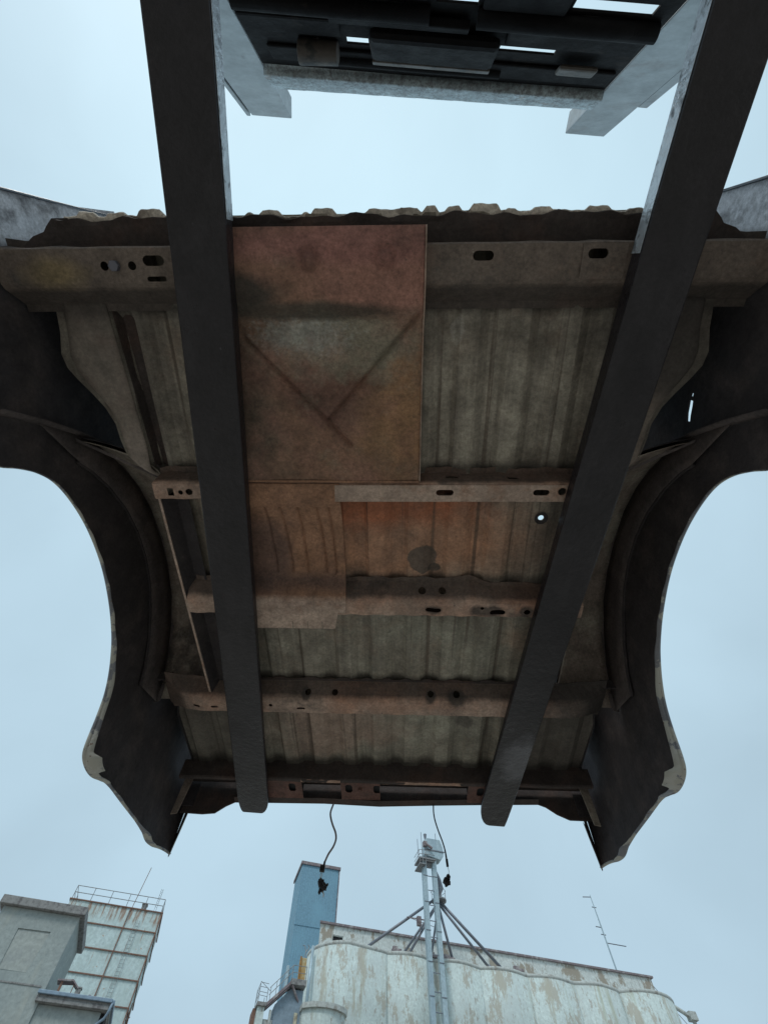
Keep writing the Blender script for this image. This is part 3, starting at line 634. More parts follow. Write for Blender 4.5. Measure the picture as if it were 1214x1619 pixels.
# longitudinal floor rail beside the left wheelhouse, and dark shade strips in the deep groove pressings beside the forks
for s in (-1,):
    P = [[(CX + s * (.722 - .010 * (t / 20)), .602 + .90 * t / 20, -.006), (CX + s * (.720 - .010 * (t / 20)), .602 + .90 * t / 20, -.048), (CX + s * (.711 - .010 * (t / 20)), .602 + .90 * t / 20, -.050)] for t in range(21)]
    fr = MB().grid(P).build('floor_rail', M_STRIP if s < 0 else M_TUB, bed, solid=.0018)
    P = [[(CX + s * (.7085 - .010 * (t / 20)), .602 + .90 * t / 20, -.049), (CX + s * (.682 - .004 * (t / 20)), .602 + .90 * t / 20, -.0035), (CX + s * (.640 - .004 * (t / 20)), .602 + .90 * t / 20, -.003)] for t in range(21)]
    MB().grid(P).build('rail_web_shade', M_UNDER, fr, solid=.0015)  # rail's shaded side and the shadow beside it on the floor, painted black
M_BRACE = mat('smooth_dusty_brace', (0.25, 0.21, 0.175), 0.85, 0.0, [
    dict(col=(0.33, 0.27, 0.23), scale=4, lo=0.1, hi=0.7, amt=0.8, warp=1.2, blob=((-0.76, .47, 0), (0.16, .14, .5))),
    dict(col=(0.22, 0.15, 0.125), scale=5, lo=0.48, hi=0.66, amt=0.6),
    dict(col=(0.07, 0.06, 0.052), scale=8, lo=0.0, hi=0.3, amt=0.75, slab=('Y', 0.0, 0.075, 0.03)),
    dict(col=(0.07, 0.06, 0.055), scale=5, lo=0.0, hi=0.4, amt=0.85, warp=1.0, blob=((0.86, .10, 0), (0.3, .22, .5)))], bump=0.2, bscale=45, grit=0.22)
for s in (-1, 1):                                      # smooth pressed side brace tapering down to the wheelhouse
    P = []
    for k in range(41):
        y = .020 + .522 * k / 40; hw = lerp(edge, y) + .006; xi = .757 - .02 * min(1, y / .5); xi = min(xi, hw - .02); foot = max(0, (y - .46) / .082)
        row = []
        for j in range(13):
            t = j / 12; x = xi + (hw - xi) * t
            z = -.004 - .010 * math.sin(math.pi * min(1, t * 1.1)) - .010 * math.sin(math.pi * foot) + (.05 * ((t - .72) / .28) ** 2 if t > .72 else 0)
            row.append((CX + s * x, y, z))
        P.append(row)
    MB().grid(P).build('side_brace', M_BRACE, bed, solid=.0015, smooth=True)
for s in (-1, 1):
    P = [[(CX + s * xq, .032 + .486 * t_ / 16, zq) for xq, zq in ((.691, .012), (.703, .036), (.739 - .018 * t_ / 16, .036), (.748 - .018 * t_ / 16, .004))] for t_ in range(17)]
    MB().grid(P).build('channel_shade', M_REAR, bed, solid=.0015)  # dark strip laid in the groove to stand for its deep shadow
# --- rusty heat shields under the left half
def crease(x, y):                                     # X-shaped pressed crease
    z = 0
    for (x0, y0, x1, y1) in ((-.39, .115, -.10, .42), (.095, .055, -.165, .345)):
        dx, dy = x1 - x0, y1 - y0; L2 = dx*dx + dy*dy
        t = max(0, min(1, ((x-x0)*dx + (y-y0)*dy) / L2)); d_ = math.hypot(x - x0 - t*dx, y - y0 - t*dy)
        z += .015 * math.exp(-(d_ / .0062) ** 2)
    for (bx, by) in ((-.185, -.075), (.005, -.08)):
        d_ = math.hypot(x - bx, y - by); z += -.009 * math.exp(-(d_ / .014) ** 2) + .006 * math.exp(-((d_ - .024) / .006) ** 2)
    return z
def sh1(y):
    return lerp([(-.148, -.074), (-.10, -.082), (.0, -.088), (.035, -.082), (.07, -.050), (.10, -.040), (.30, -.046), (.50, -.074), (.53, -.076)], y)
P = []
nx, ny = 130, 170
for i in range(nx + 1):
    x = -.435 + .540 * i / nx; row = []
    for j in range(ny + 1):
        y = -.148 + .675 * j / ny
        row.append((x, y, sh1(y) + crease(x, y) + .0015 * math.sin(x * 17 + y * 11)))
    P.append(row)
pt = MB().grid(P).build('heat_shield', M_PATCH, bed, solid=.0015, smooth=True)
pt['label'] = 'large reddish rust coloured shield plate with crossed creases'
MB().grid([[(.105, -.148 + .675*j/30, sh1(-.148 + .675*j/30) - .001), (.1085, -.148 + .675*j/30, sh1(-.148 + .675*j/30) - .007), (.110, -.148 + .675*j/30, -.02)] for j in range(31)]).build('shield_edge', M_STRIP, pt, solid=.001)
MB().grid([[(-.435 + .54*i/20, .527, -.0775), (-.435 + .54*i/20, .534, -.078 + .001*math.sin(i)), (-.435 + .54*i/20, .5355, -.062)] for i in range(21)]).build('shield_foot', M_PATCH2, pt, solid=.0015)
def sh2(x, y):
    z = lerp([(.535, -.072), (.60, -.0735), (.63, -.060), (.70, -.040), (.86, -.030), (.93, -.040), (.975, -.066), (1.0, -.0755), (1.12, -.0765)], y)
    for k, xx in enumerate((-.395, -.345, -.285, -.225, -.185)):
        d_ = x - xx - .018 * math.sin((y - .6) * 5) * (1 if k % 2 else .6)
        if .63 < y < .90: z += .010 * math.exp(-(d_ / .0036) ** 2)
    for (bx, by) in ((-.405, 1.045), (-.225, 1.04), (-.168, .585), (-.155, 1.04)):
        d_ = math.hypot(x - bx, y - by); z += -.004 * math.exp(-(d_ / .009) ** 2)
    return z
P = []
for i in range(91):
    x = -.485 + .343 * i / 90; row = []
    for j in range(121):
        t = j / 120; ymax = 1.118 if x < -.186 else (1.118 - .075 * min(1, (x + .186) / .014))
        y = .540 + (ymax - .540) * t
        row.append((x, y, sh2(x, y)))
    P.append(row)
c5 = MB()
for x in (-.340, -.285, -.232): c5.box((x - .0014, 1.085, -.10), (x + .0014, 1.135, -.05))
p2 = MB().grid(P).build('heat_shield', M_PATCH2, bed, solid=.0015, smooth=True, cut=c5)
p2['label'] = 'smaller orange brown shield plate with drip grooves and a pale lower flange'
# pale strip plate on the second sill
MB().extr([(-.156, .5445), (.57, .5405), (.57, .5965), (-.158, .601)], 'z', -.0745, -.0722).build('sill_strip', M_STRIP, bed, cut=c2)
# brace plate on the front sill
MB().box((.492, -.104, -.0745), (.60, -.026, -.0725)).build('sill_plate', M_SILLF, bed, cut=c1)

# ================================================================== WIRES hanging from the rear edge
def hang(name, label, pts, rad, m, blob, shift=0):
    p0 = frame(RX, RY, RZ, ORG) @ Vector(pts[0])
    e_ = empty(name, loc=p0); tag(e_, label, 'wire', 'loose wires hanging from the rear edge of the bed')
    W = [frame(RX, RY, RZ, ORG) @ Vector(p) - p0 for p in pts]
    # smooth by Catmull-Rom
    S = []
    for i in range(len(W) - 1):
        a, b_, c_, d_ = W[max(i-1, 0)], W[i], W[i+1], W[min(i+2, len(W)-1)]
        for k in range(6):
            t = k / 6
            S.append(.5 * ((2*b_) + (c_-a)*t + (2*a-5*b_+4*c_-d_)*t*t + (3*b_-a-3*c_+d_)*t**3))
    S.append(W[-1])
    MB().tube(S, rad, 8).build('wire', m, e_, smooth=True)
    return e_, S
y_ = 2.186
def blobmesh(mb, c, r, n=26, seed=1):
    rnd = random.Random(seed); bm = bmesh.new(); bmesh.ops.create_icosphere(bm, subdivisions=2, radius=1)
    for v in bm.verts:
        k = 1 + rnd.uniform(-.28, .28); v.co = Vector((v.co.x * r[0] * k, v.co.y * r[1] * k, v.co.z * r[2] * k))
    o = [Vector(c) + v.co for v in bm.verts]; fs = [tuple(v.index for v in f.verts) for f in bm.faces]; bm.free()
    mb.add(o, fs)
wl = [(-.252, y_, -.055), (-.256, y_, -.072), (-.264, y_, -.108), (-.259, y_, -.135), (-.247, y_, -.164), (-.230, y_, -.197), (-.225, y_, -.225), (-.233, y_, -.255), (-.250, y_, -.285), (-.262, y_, -.318)]
e1, S1 = hang('hanging_wire', 'curved grey wire with a ragged black connector, hanging before the blue tower', wl, .0042, M_WIREG, None)
q = S1[-1]
b = MB(); b.bar(q + Vector((.001, 0, .004)), q + Vector((-.001, 0, -.012)), .008, .008, (0, 1, 0)); b.bar(q + Vector((-.005, 0, -.012)), q + Vector((-.007, 0, -.034)), .020, .014, (0, 1, 0))
b.build('connector', M_RUBBER, e1, bevel=.001)
b = MB(); b.tube([q + Vector((-.004, 0, -.034)), q + Vector((-.006, .002, -.050)), q + Vector((-.014, .001, -.062))], .0014, 6); b.build('bare_end', M_WHITEP, e1, smooth=True); b = MB(); b.tube([q + Vector((-.010, 0, -.034)), q + Vector((-.012, 0, -.052)), q + Vector((-.006, 0, -.064))], .0012, 6)
b.build('bare_end', M_WHITEP, e1, smooth=True); b = MB()
b.tube([q + Vector((.004, 0, -.104)), q + Vector((.010, .001, -.116)), q + Vector((.009, .001, -.124))], .0024, 6)
b.build('bare_end', M_WHITEP, e1, smooth=True)
b = MB(); blobmesh(b, q + Vector((-.006, 0, -.074)), (.0115, .010, .018), seed=3); blobmesh(b, q + Vector((.006, 0, -.092)), (.014, .011, .016), seed=5); blobmesh(b, q + Vector((-.008, 0, -.106)), (.006, .005, .012), seed=8)
blobmesh(b, q + Vector((.021, 0, -.082)), (.004, .003, .007), seed=9)
b.build('socket', M_RUBBER, e1)
wr = [(.213, y_, -.045), (.213, y_, -.062), (.212, y_, -.095), (.216, y_, -.130), (.228, y_, -.175), (.243, y_, -.220), (.252, y_, -.258), (.256, y_, -.300)]
e2, S2 = hang('hanging_wire', 'straighter black wire hanging in front of the elevator head, frayed at its end', wr, .0030, M_RUBBER, None)
q = S2[-1]
b = MB(); b.tube(S2[-14:], [.0026 + .0016 * i / 13 for i in range(14)], 8); b.bar(q + Vector((0, 0, .01)), q + Vector((.001, 0, -.018)), .0095, .009, (0, 1, 0)); b.build('wire_sleeve', M_RUBBER, e2, bevel=.001)
b = MB(); b.tube([q + Vector((.001, 0, -.016)), q + Vector((.004, 0, -.036)), q + Vector((.001, 0, -.050))], .0011, 6); b.build('bare_end', M_WHITEP, e2, smooth=True)
b = MB(); blobmesh(b, q + Vector((-.001, 0, -.058)), (.010, .008, .010), seed=11); blobmesh(b, q + Vector((-.010, 0, -.076)), (.014, .010, .017), seed=12); b.build('socket', M_RUBBER, e2)

# ================================================================== FORKLIFT front end
th = R(4.7)
FX = RX * math.cos(th) + RY * math.sin(th); FY = -RX * math.sin(th) + RY * math.cos(th)
DZ = -(H + CAM_H) + .06
FO = ORG + FY * (-.96) + RZ * DZ
fk = empty('forklift', M=frame(FX, FY, RZ, FO))
tag(fk, 'forklift with two long black forks and grey mast uprights lifting the truck bed', 'forklift')
OFF = Vector((0, .96, -DZ))                              # add to fork-frame coordinates about ORG
def fb(mb, *a, **k):
    mb.v = [(x + OFF.x, y + OFF.y, z + OFF.z) for x, y, z in mb.v]; return mb.build(*a, **k)
def fork(x0, x1, tipa, tipb, tx0, tx1):
    """blade: x0..x1 wide, chamfered tip; shank rising at the heel"""
    b = MB(); S = []
    zt = -.0775
    prof = [(-.86, -.143), (-.6, -.1385), (0, -.130), (.8, -.117), (1.6, -.105), (tipa, -.097)] + [(tipa + (tipb-tipa)*q_, -.097 + .005*q_) for q_ in (.2, .4, .6, .75, .88, .96, 1)]
    P_top = []; P_bot = []
    for y, z in prof:
        t = max(0, (y - tipa) / (tipb - tipa)); a = x0 + (tx0 - x0) * (1 - math.sqrt(max(0, 1 - t ** 2.6))); c_ = x1 + (tx1 - x1) * (1 - math.sqrt(max(0, 1 - t ** 2.6)))
        P_bot.append(((a, y, z), (c_, y, z))); P_top.append(((a, y, zt), (c_, y, zt)))
    n = len(prof); vs = []
    for i in range(n): vs += [P_bot[i][0], P_bot[i][1], P_top[i][1], P_top[i][0]]
    fs = []
    for i in range(n - 1):
        for k in range(4): fs.append((4*i + k, 4*i + (k+1) % 4, 4*(i+1) + (k+1) % 4, 4*(i+1) + k))
    fs += [(0, 1, 2, 3), (4*n-4, 4*n-3, 4*n-2, 4*n-1)]
    b.add(vs, fs)
    b.box((x0, -.925, -.143), (x1, -.8605, .42))
    fo = fb(b, 'fork', M_FORK, fk, bevel=.004)
    xs_, sg_ = (x1, 1) if x0 < 0 else (x0, -1)
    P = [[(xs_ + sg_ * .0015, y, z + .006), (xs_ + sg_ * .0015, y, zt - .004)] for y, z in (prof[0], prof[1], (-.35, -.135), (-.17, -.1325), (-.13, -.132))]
    fb(MB().grid(P), 'lit_side', M_SIDE, fo, solid=.001)  # painted bright stretch, stopped where the bed's shadow begins
fork(-.517, -.377, 2.15, 2.283, -.498, -.418)
fork(.600, .740, 2.02, 2.240, .684 - .02, .740 - .005)
# mast uprights lean very slightly forward
def my(z): return -.96 + .08 * z
def upright(s, xi, xo, ztop):
    zl = DZ
    b = MB()
    fx = (xi, xo)
    vs = []
    for z in (zl, ztop):
        y = my(z)
        vs += [(fx[0], y, z), (fx[1], y, z), (fx[1], y - .10, z), (fx[0], y - .10, z)]
    b.add(vs, [(0,3,2,1),(4,5,6,7),(0,1,5,4),(1,2,6,5),(2,3,7,6),(3,0,4,7)])
    u = fb(b, 'mast_upright', M_MAST, fk, bevel=.004)
    # outer flange plate behind, a little shorter
    b = MB(); zt2 = ztop + (.015 if s < 0 else -.40)
    vs = []
    xa, xb = (xo + s * .012, xo + s * .034) if s < 0 else (xo + .004, xo + .05)
    for z in (zl, zt2):
        y = my(z) + (.0 if s < 0 else -.004)
        vs += [(xa, y, z), (xb, y, z), (xb, y - .12, z), (xa, y - .12, z)]
    b.add(vs, [(0,3,2,1),(4,5,6,7),(0,1,5,4),(1,2,6,5),(2,3,7,6),(3,0,4,7)])
    fb(b, 'mast_flange', M_MAST, u, bevel=.003)
    return u
upright(-1, -.672, -.907, 2.11)
upright(1, .905, 1.125, 1.99)
# galvanised crossbar
b = MB(); P = []
for i in range(61):
    x = -.668 + 1.568 * i / 60
    za, zb = 1.452 + (-.03) * (x + .6) / 1.45, 1.640 - .07 * (x + .6) / 1.45
    yy = my(1.55) + .03
    notch = .009 if int(i / 2.3) % 3 else 0
    P.append([(x, yy - .05, za), (x, yy - .004, za + .002), (x, yy, za + .008), (x, yy, zb - .008), (x, yy - .003, zb + notch), (x, yy - .05, zb + notch), (x, yy - .10, zb)])
fb(b.grid(P), 'crossbar', M_ZINC, fk, solid=.004, smooth=True)
# black carriage, guard bars and chain anchors between the uprights
def lean(b, x0, x1, z0, z1, f, k):
    vs = []
    for z in (z0, z1): vs += [(x0, my(z) + f, z), (x1, my(z) + f, z), (x1, my(z) - k, z), (x0, my(z) - k, z)]
    return b.add(vs, [(0,3,2,1),(4,5,6,7),(0,1,5,4),(1,2,6,5),(2,3,7,6),(3,0,4,7)])
b = lean(MB(), -.668, .90, .30, 1.44, 0, .008); c = MB()
for q_ in ((-.255, -.165, 1.152, 1.205), (.350, .587, 1.122, 1.162), (.089, .234, .50, .872), (.556, .834, .790, .858)): lean(c, *q_, .05, .05)
c.v = [(x + OFF.x, y + OFF.y, z + OFF.z) for x, y, z in c.v]
cb = fb(b, 'carriage', M_BLACK, fk, cut=c)
for x0_, x1_, z0_, z1_, f_ in ((-.66, -.27, 1.00, 1.12, .02), (.37, .88, .93, 1.08, .02), (-.66, .06, .62, .84, .018), (.25, .54, .60, .86, .02), (-.60, .88, 1.24, 1.36, .014)):
    fb(lean(MB(), x0_, x1_, z0_, z1_, f_, -.0005), 'guard_bar', M_BLACK, fk, bevel=.012)
for xa_, xb_, z_, r_ in ((-.64, .07, .905, .028), (.24, .88, .895, .030), (-.30, .40, 1.305, .020)):
    fb(MB().tube([(xa_, my(z_) + r_ * .8, z_), ((xa_ + xb_) / 2, my(z_) + r_ * .8 + .004, z_ - .008), (xb_, my(z_) + r_ * .8, z_ + .002)], r_, 14), 'guard_tube', M_BLACK, fk, smooth=True)
b = MB(); b.box((-.155, my(1.1) + .055, 1.00), (.352, my(1.1) + .010, 1.225)); cy = fb(b, 'lift_cylinder_housing', M_BLACK, fk, bevel=.03)
b = MB(); b.box((-.150, my(1.1) + .053, 1.2265), (.346, my(1.1) + .012, 1.262)); fb(b, 'worn_edge', M_WORN, cy, bevel=.004)
b = MB(); b.tube([(-.453, my(1.3) + .03, 1.20), (-.29, my(1.3) + .03, 1.19)], [.045, .04], 12); fb(b, 'hose_roller', M_WORN, fk, smooth=True, bevel=.004)
b = MB(); b.box((.62, my(1.3) + .03, 1.16), (.78, my(1.3) + .01, 1.24)); fb(b, 'chain_anchor', M_WORN, fk, bevel=.012)
b = MB(); b.box((-.30, my(.95) + .04, .93), (.22, my(.95) + .010, .975)); fb(b, 'cross_plate', M_BLACK, fk, bevel=.006)

# ================================================================== SITE: frame turned 17.5 degrees
SA = R(17.5)
def site(mb, name, m, parent, **k): return mb.build(name, m, parent, **k)
def sroot(name, u, v, label, cat, group=None, z=0):
    p = Vector((u * math.cos(SA) - v * math.sin(SA), u * math.sin(SA) + v * math.cos(SA), z))
    o = empty(name, loc=p, rot=(0, 0, SA)); tag(o, label, cat, group); return o
class SB(MB):
    def go(s, name, m, par, u, v, z=0, **k):
        s.v = [(x - u, y - v, zz - z) for x, y, zz in s.v]; return s.build(name, m, par, **k)

# --- grey building, left
U0, V0 = -11.8, 51
gb = sroot('concrete_building', U0, V0, 'plain grey building with a rough stone coping and one blocked-up opening', 'building')
def go(mb, name, m, par=None, **k): return mb.go(name, m, par or gb, U0, V0, **k)
c = SB(); c.extr([(-12.75, 20.15), (-10.51, 20.2), (-10.75, 17.87), (-12.6, 17.84)], 'y', 48.0, 48.28)
wmb = SB(); wmb.box((-14.5, 48.2, 0), (-9.05, 53.6, 21.3)); wmb.v = [(x - U0, y - V0, z) for x, y, z in wmb.v]; c.v = [(x - U0, y - V0, z) for x, y, z in c.v]
wmb.build('wall', M_GREY, gb, cut=c)
go(SB().box((-12.70, 48.262, 17.9), (-10.56, 48.279, 20.12)), 'blocked_opening', M_GREYP)
b = SB(); b.box((-14.85, 47.85, 21.32), (-8.70, 48.60, 21.85)); b.box((-9.30, 48.602, 21.32), (-8.70, 53.9, 21.85)); b.box((-14.85, 48.602, 21.32), (-14.3, 53.9, 21.85)); go(b, 'coping', M_STONE, bevel=.03)
go(SB().box((-14.28, 48.61, 21.302), (-9.32, 53.6, 21.5)), 'roof', M_STONE)
go(SB().box((-14.5, 48.16, 17.25), (-9.35, 48.198, 17.33)), 'joint_line', M_STONE)
# --- lower extension with gutter
U1, V1 = -7, 50
lb = sroot('low_building', U1, V1, 'lower grey extension with a blue-grey gutter and bent downpipe beside the tall grey building', 'building')
b = SB(); b.box((-9.04, 48.35, 0), (-4.95, 53.2, 16.5)); b.go('wall', M_GREY, lb, U1, V1)
b = SB(); b.box((-9.30, 47.92, 16.52), (-4.55, 53.5, 16.72)); b.box((-9.30, 47.98, 16.722), (-4.5, 53.5, 16.95)); b.go('roof', M_STONE, lb, U1, V1, bevel=.02)
b = SB(); b.box((-9.34, 47.78, 16.86), (-4.45, 47.96, 17.06)); b.box((-4.48, 47.965, 16.86), (-4.30, 53.5, 17.06)); gt = b.go('gutter', M_GUT, lb, U1, V1, bevel=.03)
b = SB(); b.tube([(-4.42, 47.87, 16.88), (-4.50, 47.98, 16.40), (-4.62, 48.10, 16.15), (-5.02, 48.22, 15.85), (-5.08, 48.24, 15.4), (-5.08, 48.24, 0.3)], .085, 8); b.go('downpipe', M_GUT, gt, U1, V1, smooth=True)
b = SB(); b.box((-4.94, 48.5, 14.6), (-4.60, 53.2, 16.5)); b.go('side_recess', M_DARK, lb, U1, V1)
# things on its roof
r = sroot('roof_canopy', -7.8, 48.6, 'little dark pitched canopy on posts standing on the low roof', 'canopy', z=16.95)
def rg(mb, name, m, **k): return mb.go(name, m, r, -7.8, 48.6, 16.95, **k)
b = SB(); b.extr([(-8.55, 17.72), (-7.55, 17.80), (-7.02, 17.44), (-7.02, 17.52), (-7.54, 17.89), (-8.55, 17.80)], 'y', 48.2, 48.9); rg(b, 'canopy_roof', M_TRIM)
b = SB(); b.box((-8.30, 48.3, 16.96), (-8.16, 48.44, 17.74)); rg(b, 'post', M_RUST); b = SB(); b.box((-7.42, 48.3, 16.96), (-7.37, 48.35, 17.74)); rg(b, 'post', M_RUST)
v_ = sroot('roof_vent', -6.95, 48.5, 'small grey box vent on the low roof, right of the canopy', 'vent', z=16.95)
b = SB(); b.box((-7.15, 48.3, 16.96), (-6.82, 48.6, 17.50)); b.box((-7.19, 48.26, 17.502), (-6.78, 48.64, 17.58)); b.go('vent_box', M_STONE, v_, -6.95, 48.5, 16.95, bevel=.015)
v_ = sroot('roof_vent', -6.0, 48.4, 'flat dark vent cap lying on the low roof near the gutter end', 'vent', z=16.95)
b = SB(); b.extr([(-6.2, 16.96), (-6.2, 17.2), (-6.1, 17.24), (-5.82, 17.14), (-5.82, 16.96)], 'y', 48.2, 48.6); b.go('vent_cap', M_TRIM, v_, -6.0, 48.4, 16.95)

# --- panelled tower with rusty girts
U2, V2 = -9.2, 67.9
tw = sroot('panel_tower', U2, V2, 'pale metal panel tower streaked with rust, with a railing on its roof', 'tower')
def tg(mb, name, m, par=None, **k): return mb.go(name, m, par or tw, U2, V2, **k)
b = SB(); P = []
# ribbed walls
ring = []
def ribbed(a, b_, n, amp=.008):
    o = []; dx, dy = b_[0]-a[0], b_[1]-a[1]; L_ = math.hypot(dx, dy); nx_, ny_ = dy/L_, -dx/L_
    for i in range(n):
        t = i / n; k = i % 4
        q = amp if k in (1, 2) else 0
        o.append((a[0] + dx*t + nx_*q, a[1] + dy*t + ny_*q))
    return o
ring = ribbed((-13.86, 64.8), (-4.5, 64.8), 96) + ribbed((-4.5, 64.8), (-4.5, 71.0), 64) + ribbed((-4.5, 71.0), (-13.86, 71.0), 96) + ribbed((-13.86, 71.0), (-13.86, 64.8), 64)
tg(b.extr(ring, 'z', 0, 29.55), 'wall', M_TOWER)
for h in (29.5, 27.75, 25.85, 23.95, 22.05, 20.1, 18.1, 16.0):
    b = SB(); w2 = .045 if h < 29 else .045
    b.box((-13.96, 64.68, h - w2), (-4.40, 64.765, h + w2)); b.box((-4.46, 64.77, h - w2), (-4.36, 71.0, h + w2)); b.box((-13.98, 64.77, h - w2), (-13.9, 71.0, h + w2))
    tg(b, 'girt', M_RUST)
b = SB(); b.bar((-7.85, 64.72, 0), (-7.72, 64.72, 29.4), .09, .07, (0, 1, 0)); tg(b, 'seam_angle', M_RUST)
b = SB(); b.bar((-4.44, 64.74, 0), (-4.44, 64.74, 29.4), .10, .10, (0, 1, 0)); tg(b, 'corner_angle', M_RUST)
b = SB()
for k in range(62): b.tube([(-6.75, 64.66, 10 + k*.3), (-6.35, 64.66, 10 + k*.3)], .012, 4)
for xx in (-6.75, -6.35): b.tube([(xx, 64.66, 9.6), (xx, 64.66, 28.6)], .018, 5)
tg(b, 'ladder', M_RAIL)
b = SB()
cs = [(-13.8, 64.85), (-4.6, 64.85), (-4.6, 70.9), (-13.8, 70.9)]
for i in range(4):
    a, c_ = cs[i], cs[(i+1) % 4]
    for h in (30.15, 30.75): b.tube([(*a, h + .0), (*c_, h)], .032, 6)
    n_ = 5 if i % 2 == 0 else 3
    for k in range(n_):
        t = k / n_; x_, y2_ = a[0] + (c_[0]-a[0])*t, a[1] + (c_[1]-a[1])*t; b.tube([(x_, y2_, 29.55), (x_, y2_, 30.75)], .035, 6)
tg(b, 'railing', M_RAIL)
b = SB(); b.tube([(-7.66, 64.75, 29.2), (-7.31, 64.75, 33.45)], .035, 6); tg(b, 'pole', M_RUST)
b = SB(); b.box((-6.75, 65.0, 29.56), (-6.25, 65.5, 30.1)); b.box((-6.8, 64.95, 30.102), (-6.2, 65.55, 30.2)); tg(b, 'roof_hatch', M_STONE)
b = SB()
for k in range(5): b.tube([(-5.35 + .1*math.cos(a_), 65.6 + .3*math.sin(a_), 30.4 + .35*k) for a_ in [j*math.pi/4 for j in range(9)]], .014, 4)
for j in (0, 4): b.tube([(-5.35 + .1*math.cos(j*math.pi/4), 65.6, 29.6), (-5.35 + .1*math.cos(j*math.pi/4), 65.6, 32.0)], .016, 4)
tg(b, 'ladder_cage', M_RAIL)
b = SB()
for q0, q1 in (((-4.3, 65.1, 20.2), (-4.3, 65.9, 22.8)), ((-4.0, 65.4, 20.0), (-4.3, 66.2, 22.4)), ((-4.35, 65.2, 21.4), (-4.15, 66.1, 21.9)), ((-4.3, 65.9, 22.8), (-4.3, 66.2, 20.0))): b.tube([q0, q1], .05, 5)
tg(b, 'stair_frame', M_RUST)

# --- blue tower
U3, V3 = 15.5, 85.5
bt = sroot('blue_tower', U3, V3, 'tall narrow blue clad tower rising behind the white silos', 'tower')
ring = ribbed((12.5, 82.5), (18.5, 82.5), 80, .012) + ribbed((18.5, 82.5), (18.5, 88.0), 72, .012) + ribbed((18.5, 88.0), (12.5, 88.0), 80, .012) + ribbed((12.5, 88.0), (12.5, 82.5), 72, .012)
SB().extr(ring, 'z', 0, 46.4).go('wall', M_BLUE, bt, U3, V3)
b = SB(); b.box((12.3, 82.3, 46.2), (18.7, 82.46, 46.62)); b.box((12.3, 82.462, 46.2), (12.46, 88.2, 46.62)); b.box((18.54, 82.462, 46.2), (18.7, 88.2, 46.62)); b.go('roof_trim', M_TRIM, bt, U3, V3)
b = SB(); b.bar((18.54, 82.46, 0), (18.54, 82.46, 46.2), .14, .14); b.go('corner_trim', M_TRIM, bt, U3, V3)
b = SB(); b.box((12.5, 82.42, 38.3), (18.5, 82.46, 38.36)); b.go('panel_joint', M_BLUE, bt, U3, V3)
b = SB(); b.box((12.30, 82.1, 20), (12.62, 82.44, 33.6)); b.go('pale_duct', M_GALV, bt, U3, V3)

# --- white silos
U4, V4 = 36, 72
sb = sroot('grain_silos', U4, V4, 'long row of joined white concrete silos with peeling paint and a low roof gallery', 'silos')
def arcpts(u0, u1, v, sag, n=14):
    c_ = (u1 - u0) / 2; Rr = (c_*c_ + sag*sag) / (2*sag); a = math.asin(min(1, c_ / Rr))
    return [((u0+u1)/2 + Rr * math.sin(-a + 2*a*k/n), v - (Rr * math.cos(-a + 2*a*k/n) - (Rr - sag))) for k in range(n)]
valleys = [21.0, 26.75, 32.4, 38.5, 44.6, 50.5]
TOP = 29.6
front = []
for k in range(13):                                     # big round end silo on the left
    a = R(-97 + 90 * k / 12); front.append((16.9 + 4.2 * math.sin(a), 68.6 - 3.9 * math.cos(a)))
front.append((20.6, 65.45))
segs = [front]
for a, b_ in zip(valleys, valleys[1:]):
    segs.append([(a + (b_ - a) * k / 20, 65.65 - .62 * math.sin(math.pi * k / 20) ** 1.25) for k in range(20)])
last = [];
for k in range(13):
    a = R(-48 + 135 * k / 12); last.append((54.6 + 5.0 * math.sin(a), 68.6 - 3.9 * math.cos(a)))
segs.append(last)
def wallstrip(seg, z0, z1, out=0.0, zout=0.0):
    n_ = len(seg); P = []
    for i, (x_, y2_) in enumerate(seg):
        a = seg[max(i-1, 0)]; c_ = seg[min(i+1, n_-1)]; dx, dy = c_[0]-a[0], c_[1]-a[1]; L_ = math.hypot(dx, dy); nx_, ny_ = dy/L_, -dx/L_
        P.append((x_ + nx_*out, y2_ + ny_*out))
    return P
for i, sg in enumerate(segs):
    nxt = segs[i+1][0] if i + 1 < len(segs) else None
    pts = sg + ([nxt] if nxt else [])
    P = [[(x_, y2_, z) for z in (0, 6, 12, 18, 24, TOP - .3)] for x_, y2_ in pts]
    w1 = SB().grid(P).go('silo_wall', M_CONC, sb, U4, V4, solid=.25, off=1, smooth=True)
    pi_ = wallstrip(pts, 0, 0, .0); po = wallstrip(pts, 0, 0, .30)
    P = [[(a[0], a[1], TOP - .50), (b_[0], b_[1], TOP - .18), (b_[0], b_[1], TOP + .06), (a[0], a[1] + .3, TOP + .08)] for a, b_ in zip(pi_, po)]
    SB().grid(P).go('cornice', M_CORN, w1, U4, V4, smooth=True)
# roof deck
deck = [p for sg in segs for p in sg]
deckp = deck + [(59.5, 84), (12.8, 84)]
SB().extr(deckp, 'z', TOP - .12, TOP + .02).go('roof_deck', M_CORN, sb, U4, V4)
b = SB(); b.box((12.9, 69.0, 0), (59.2, 84, TOP - .4)); b.go('rear_wall', M_CONC, sb, U4, V4)
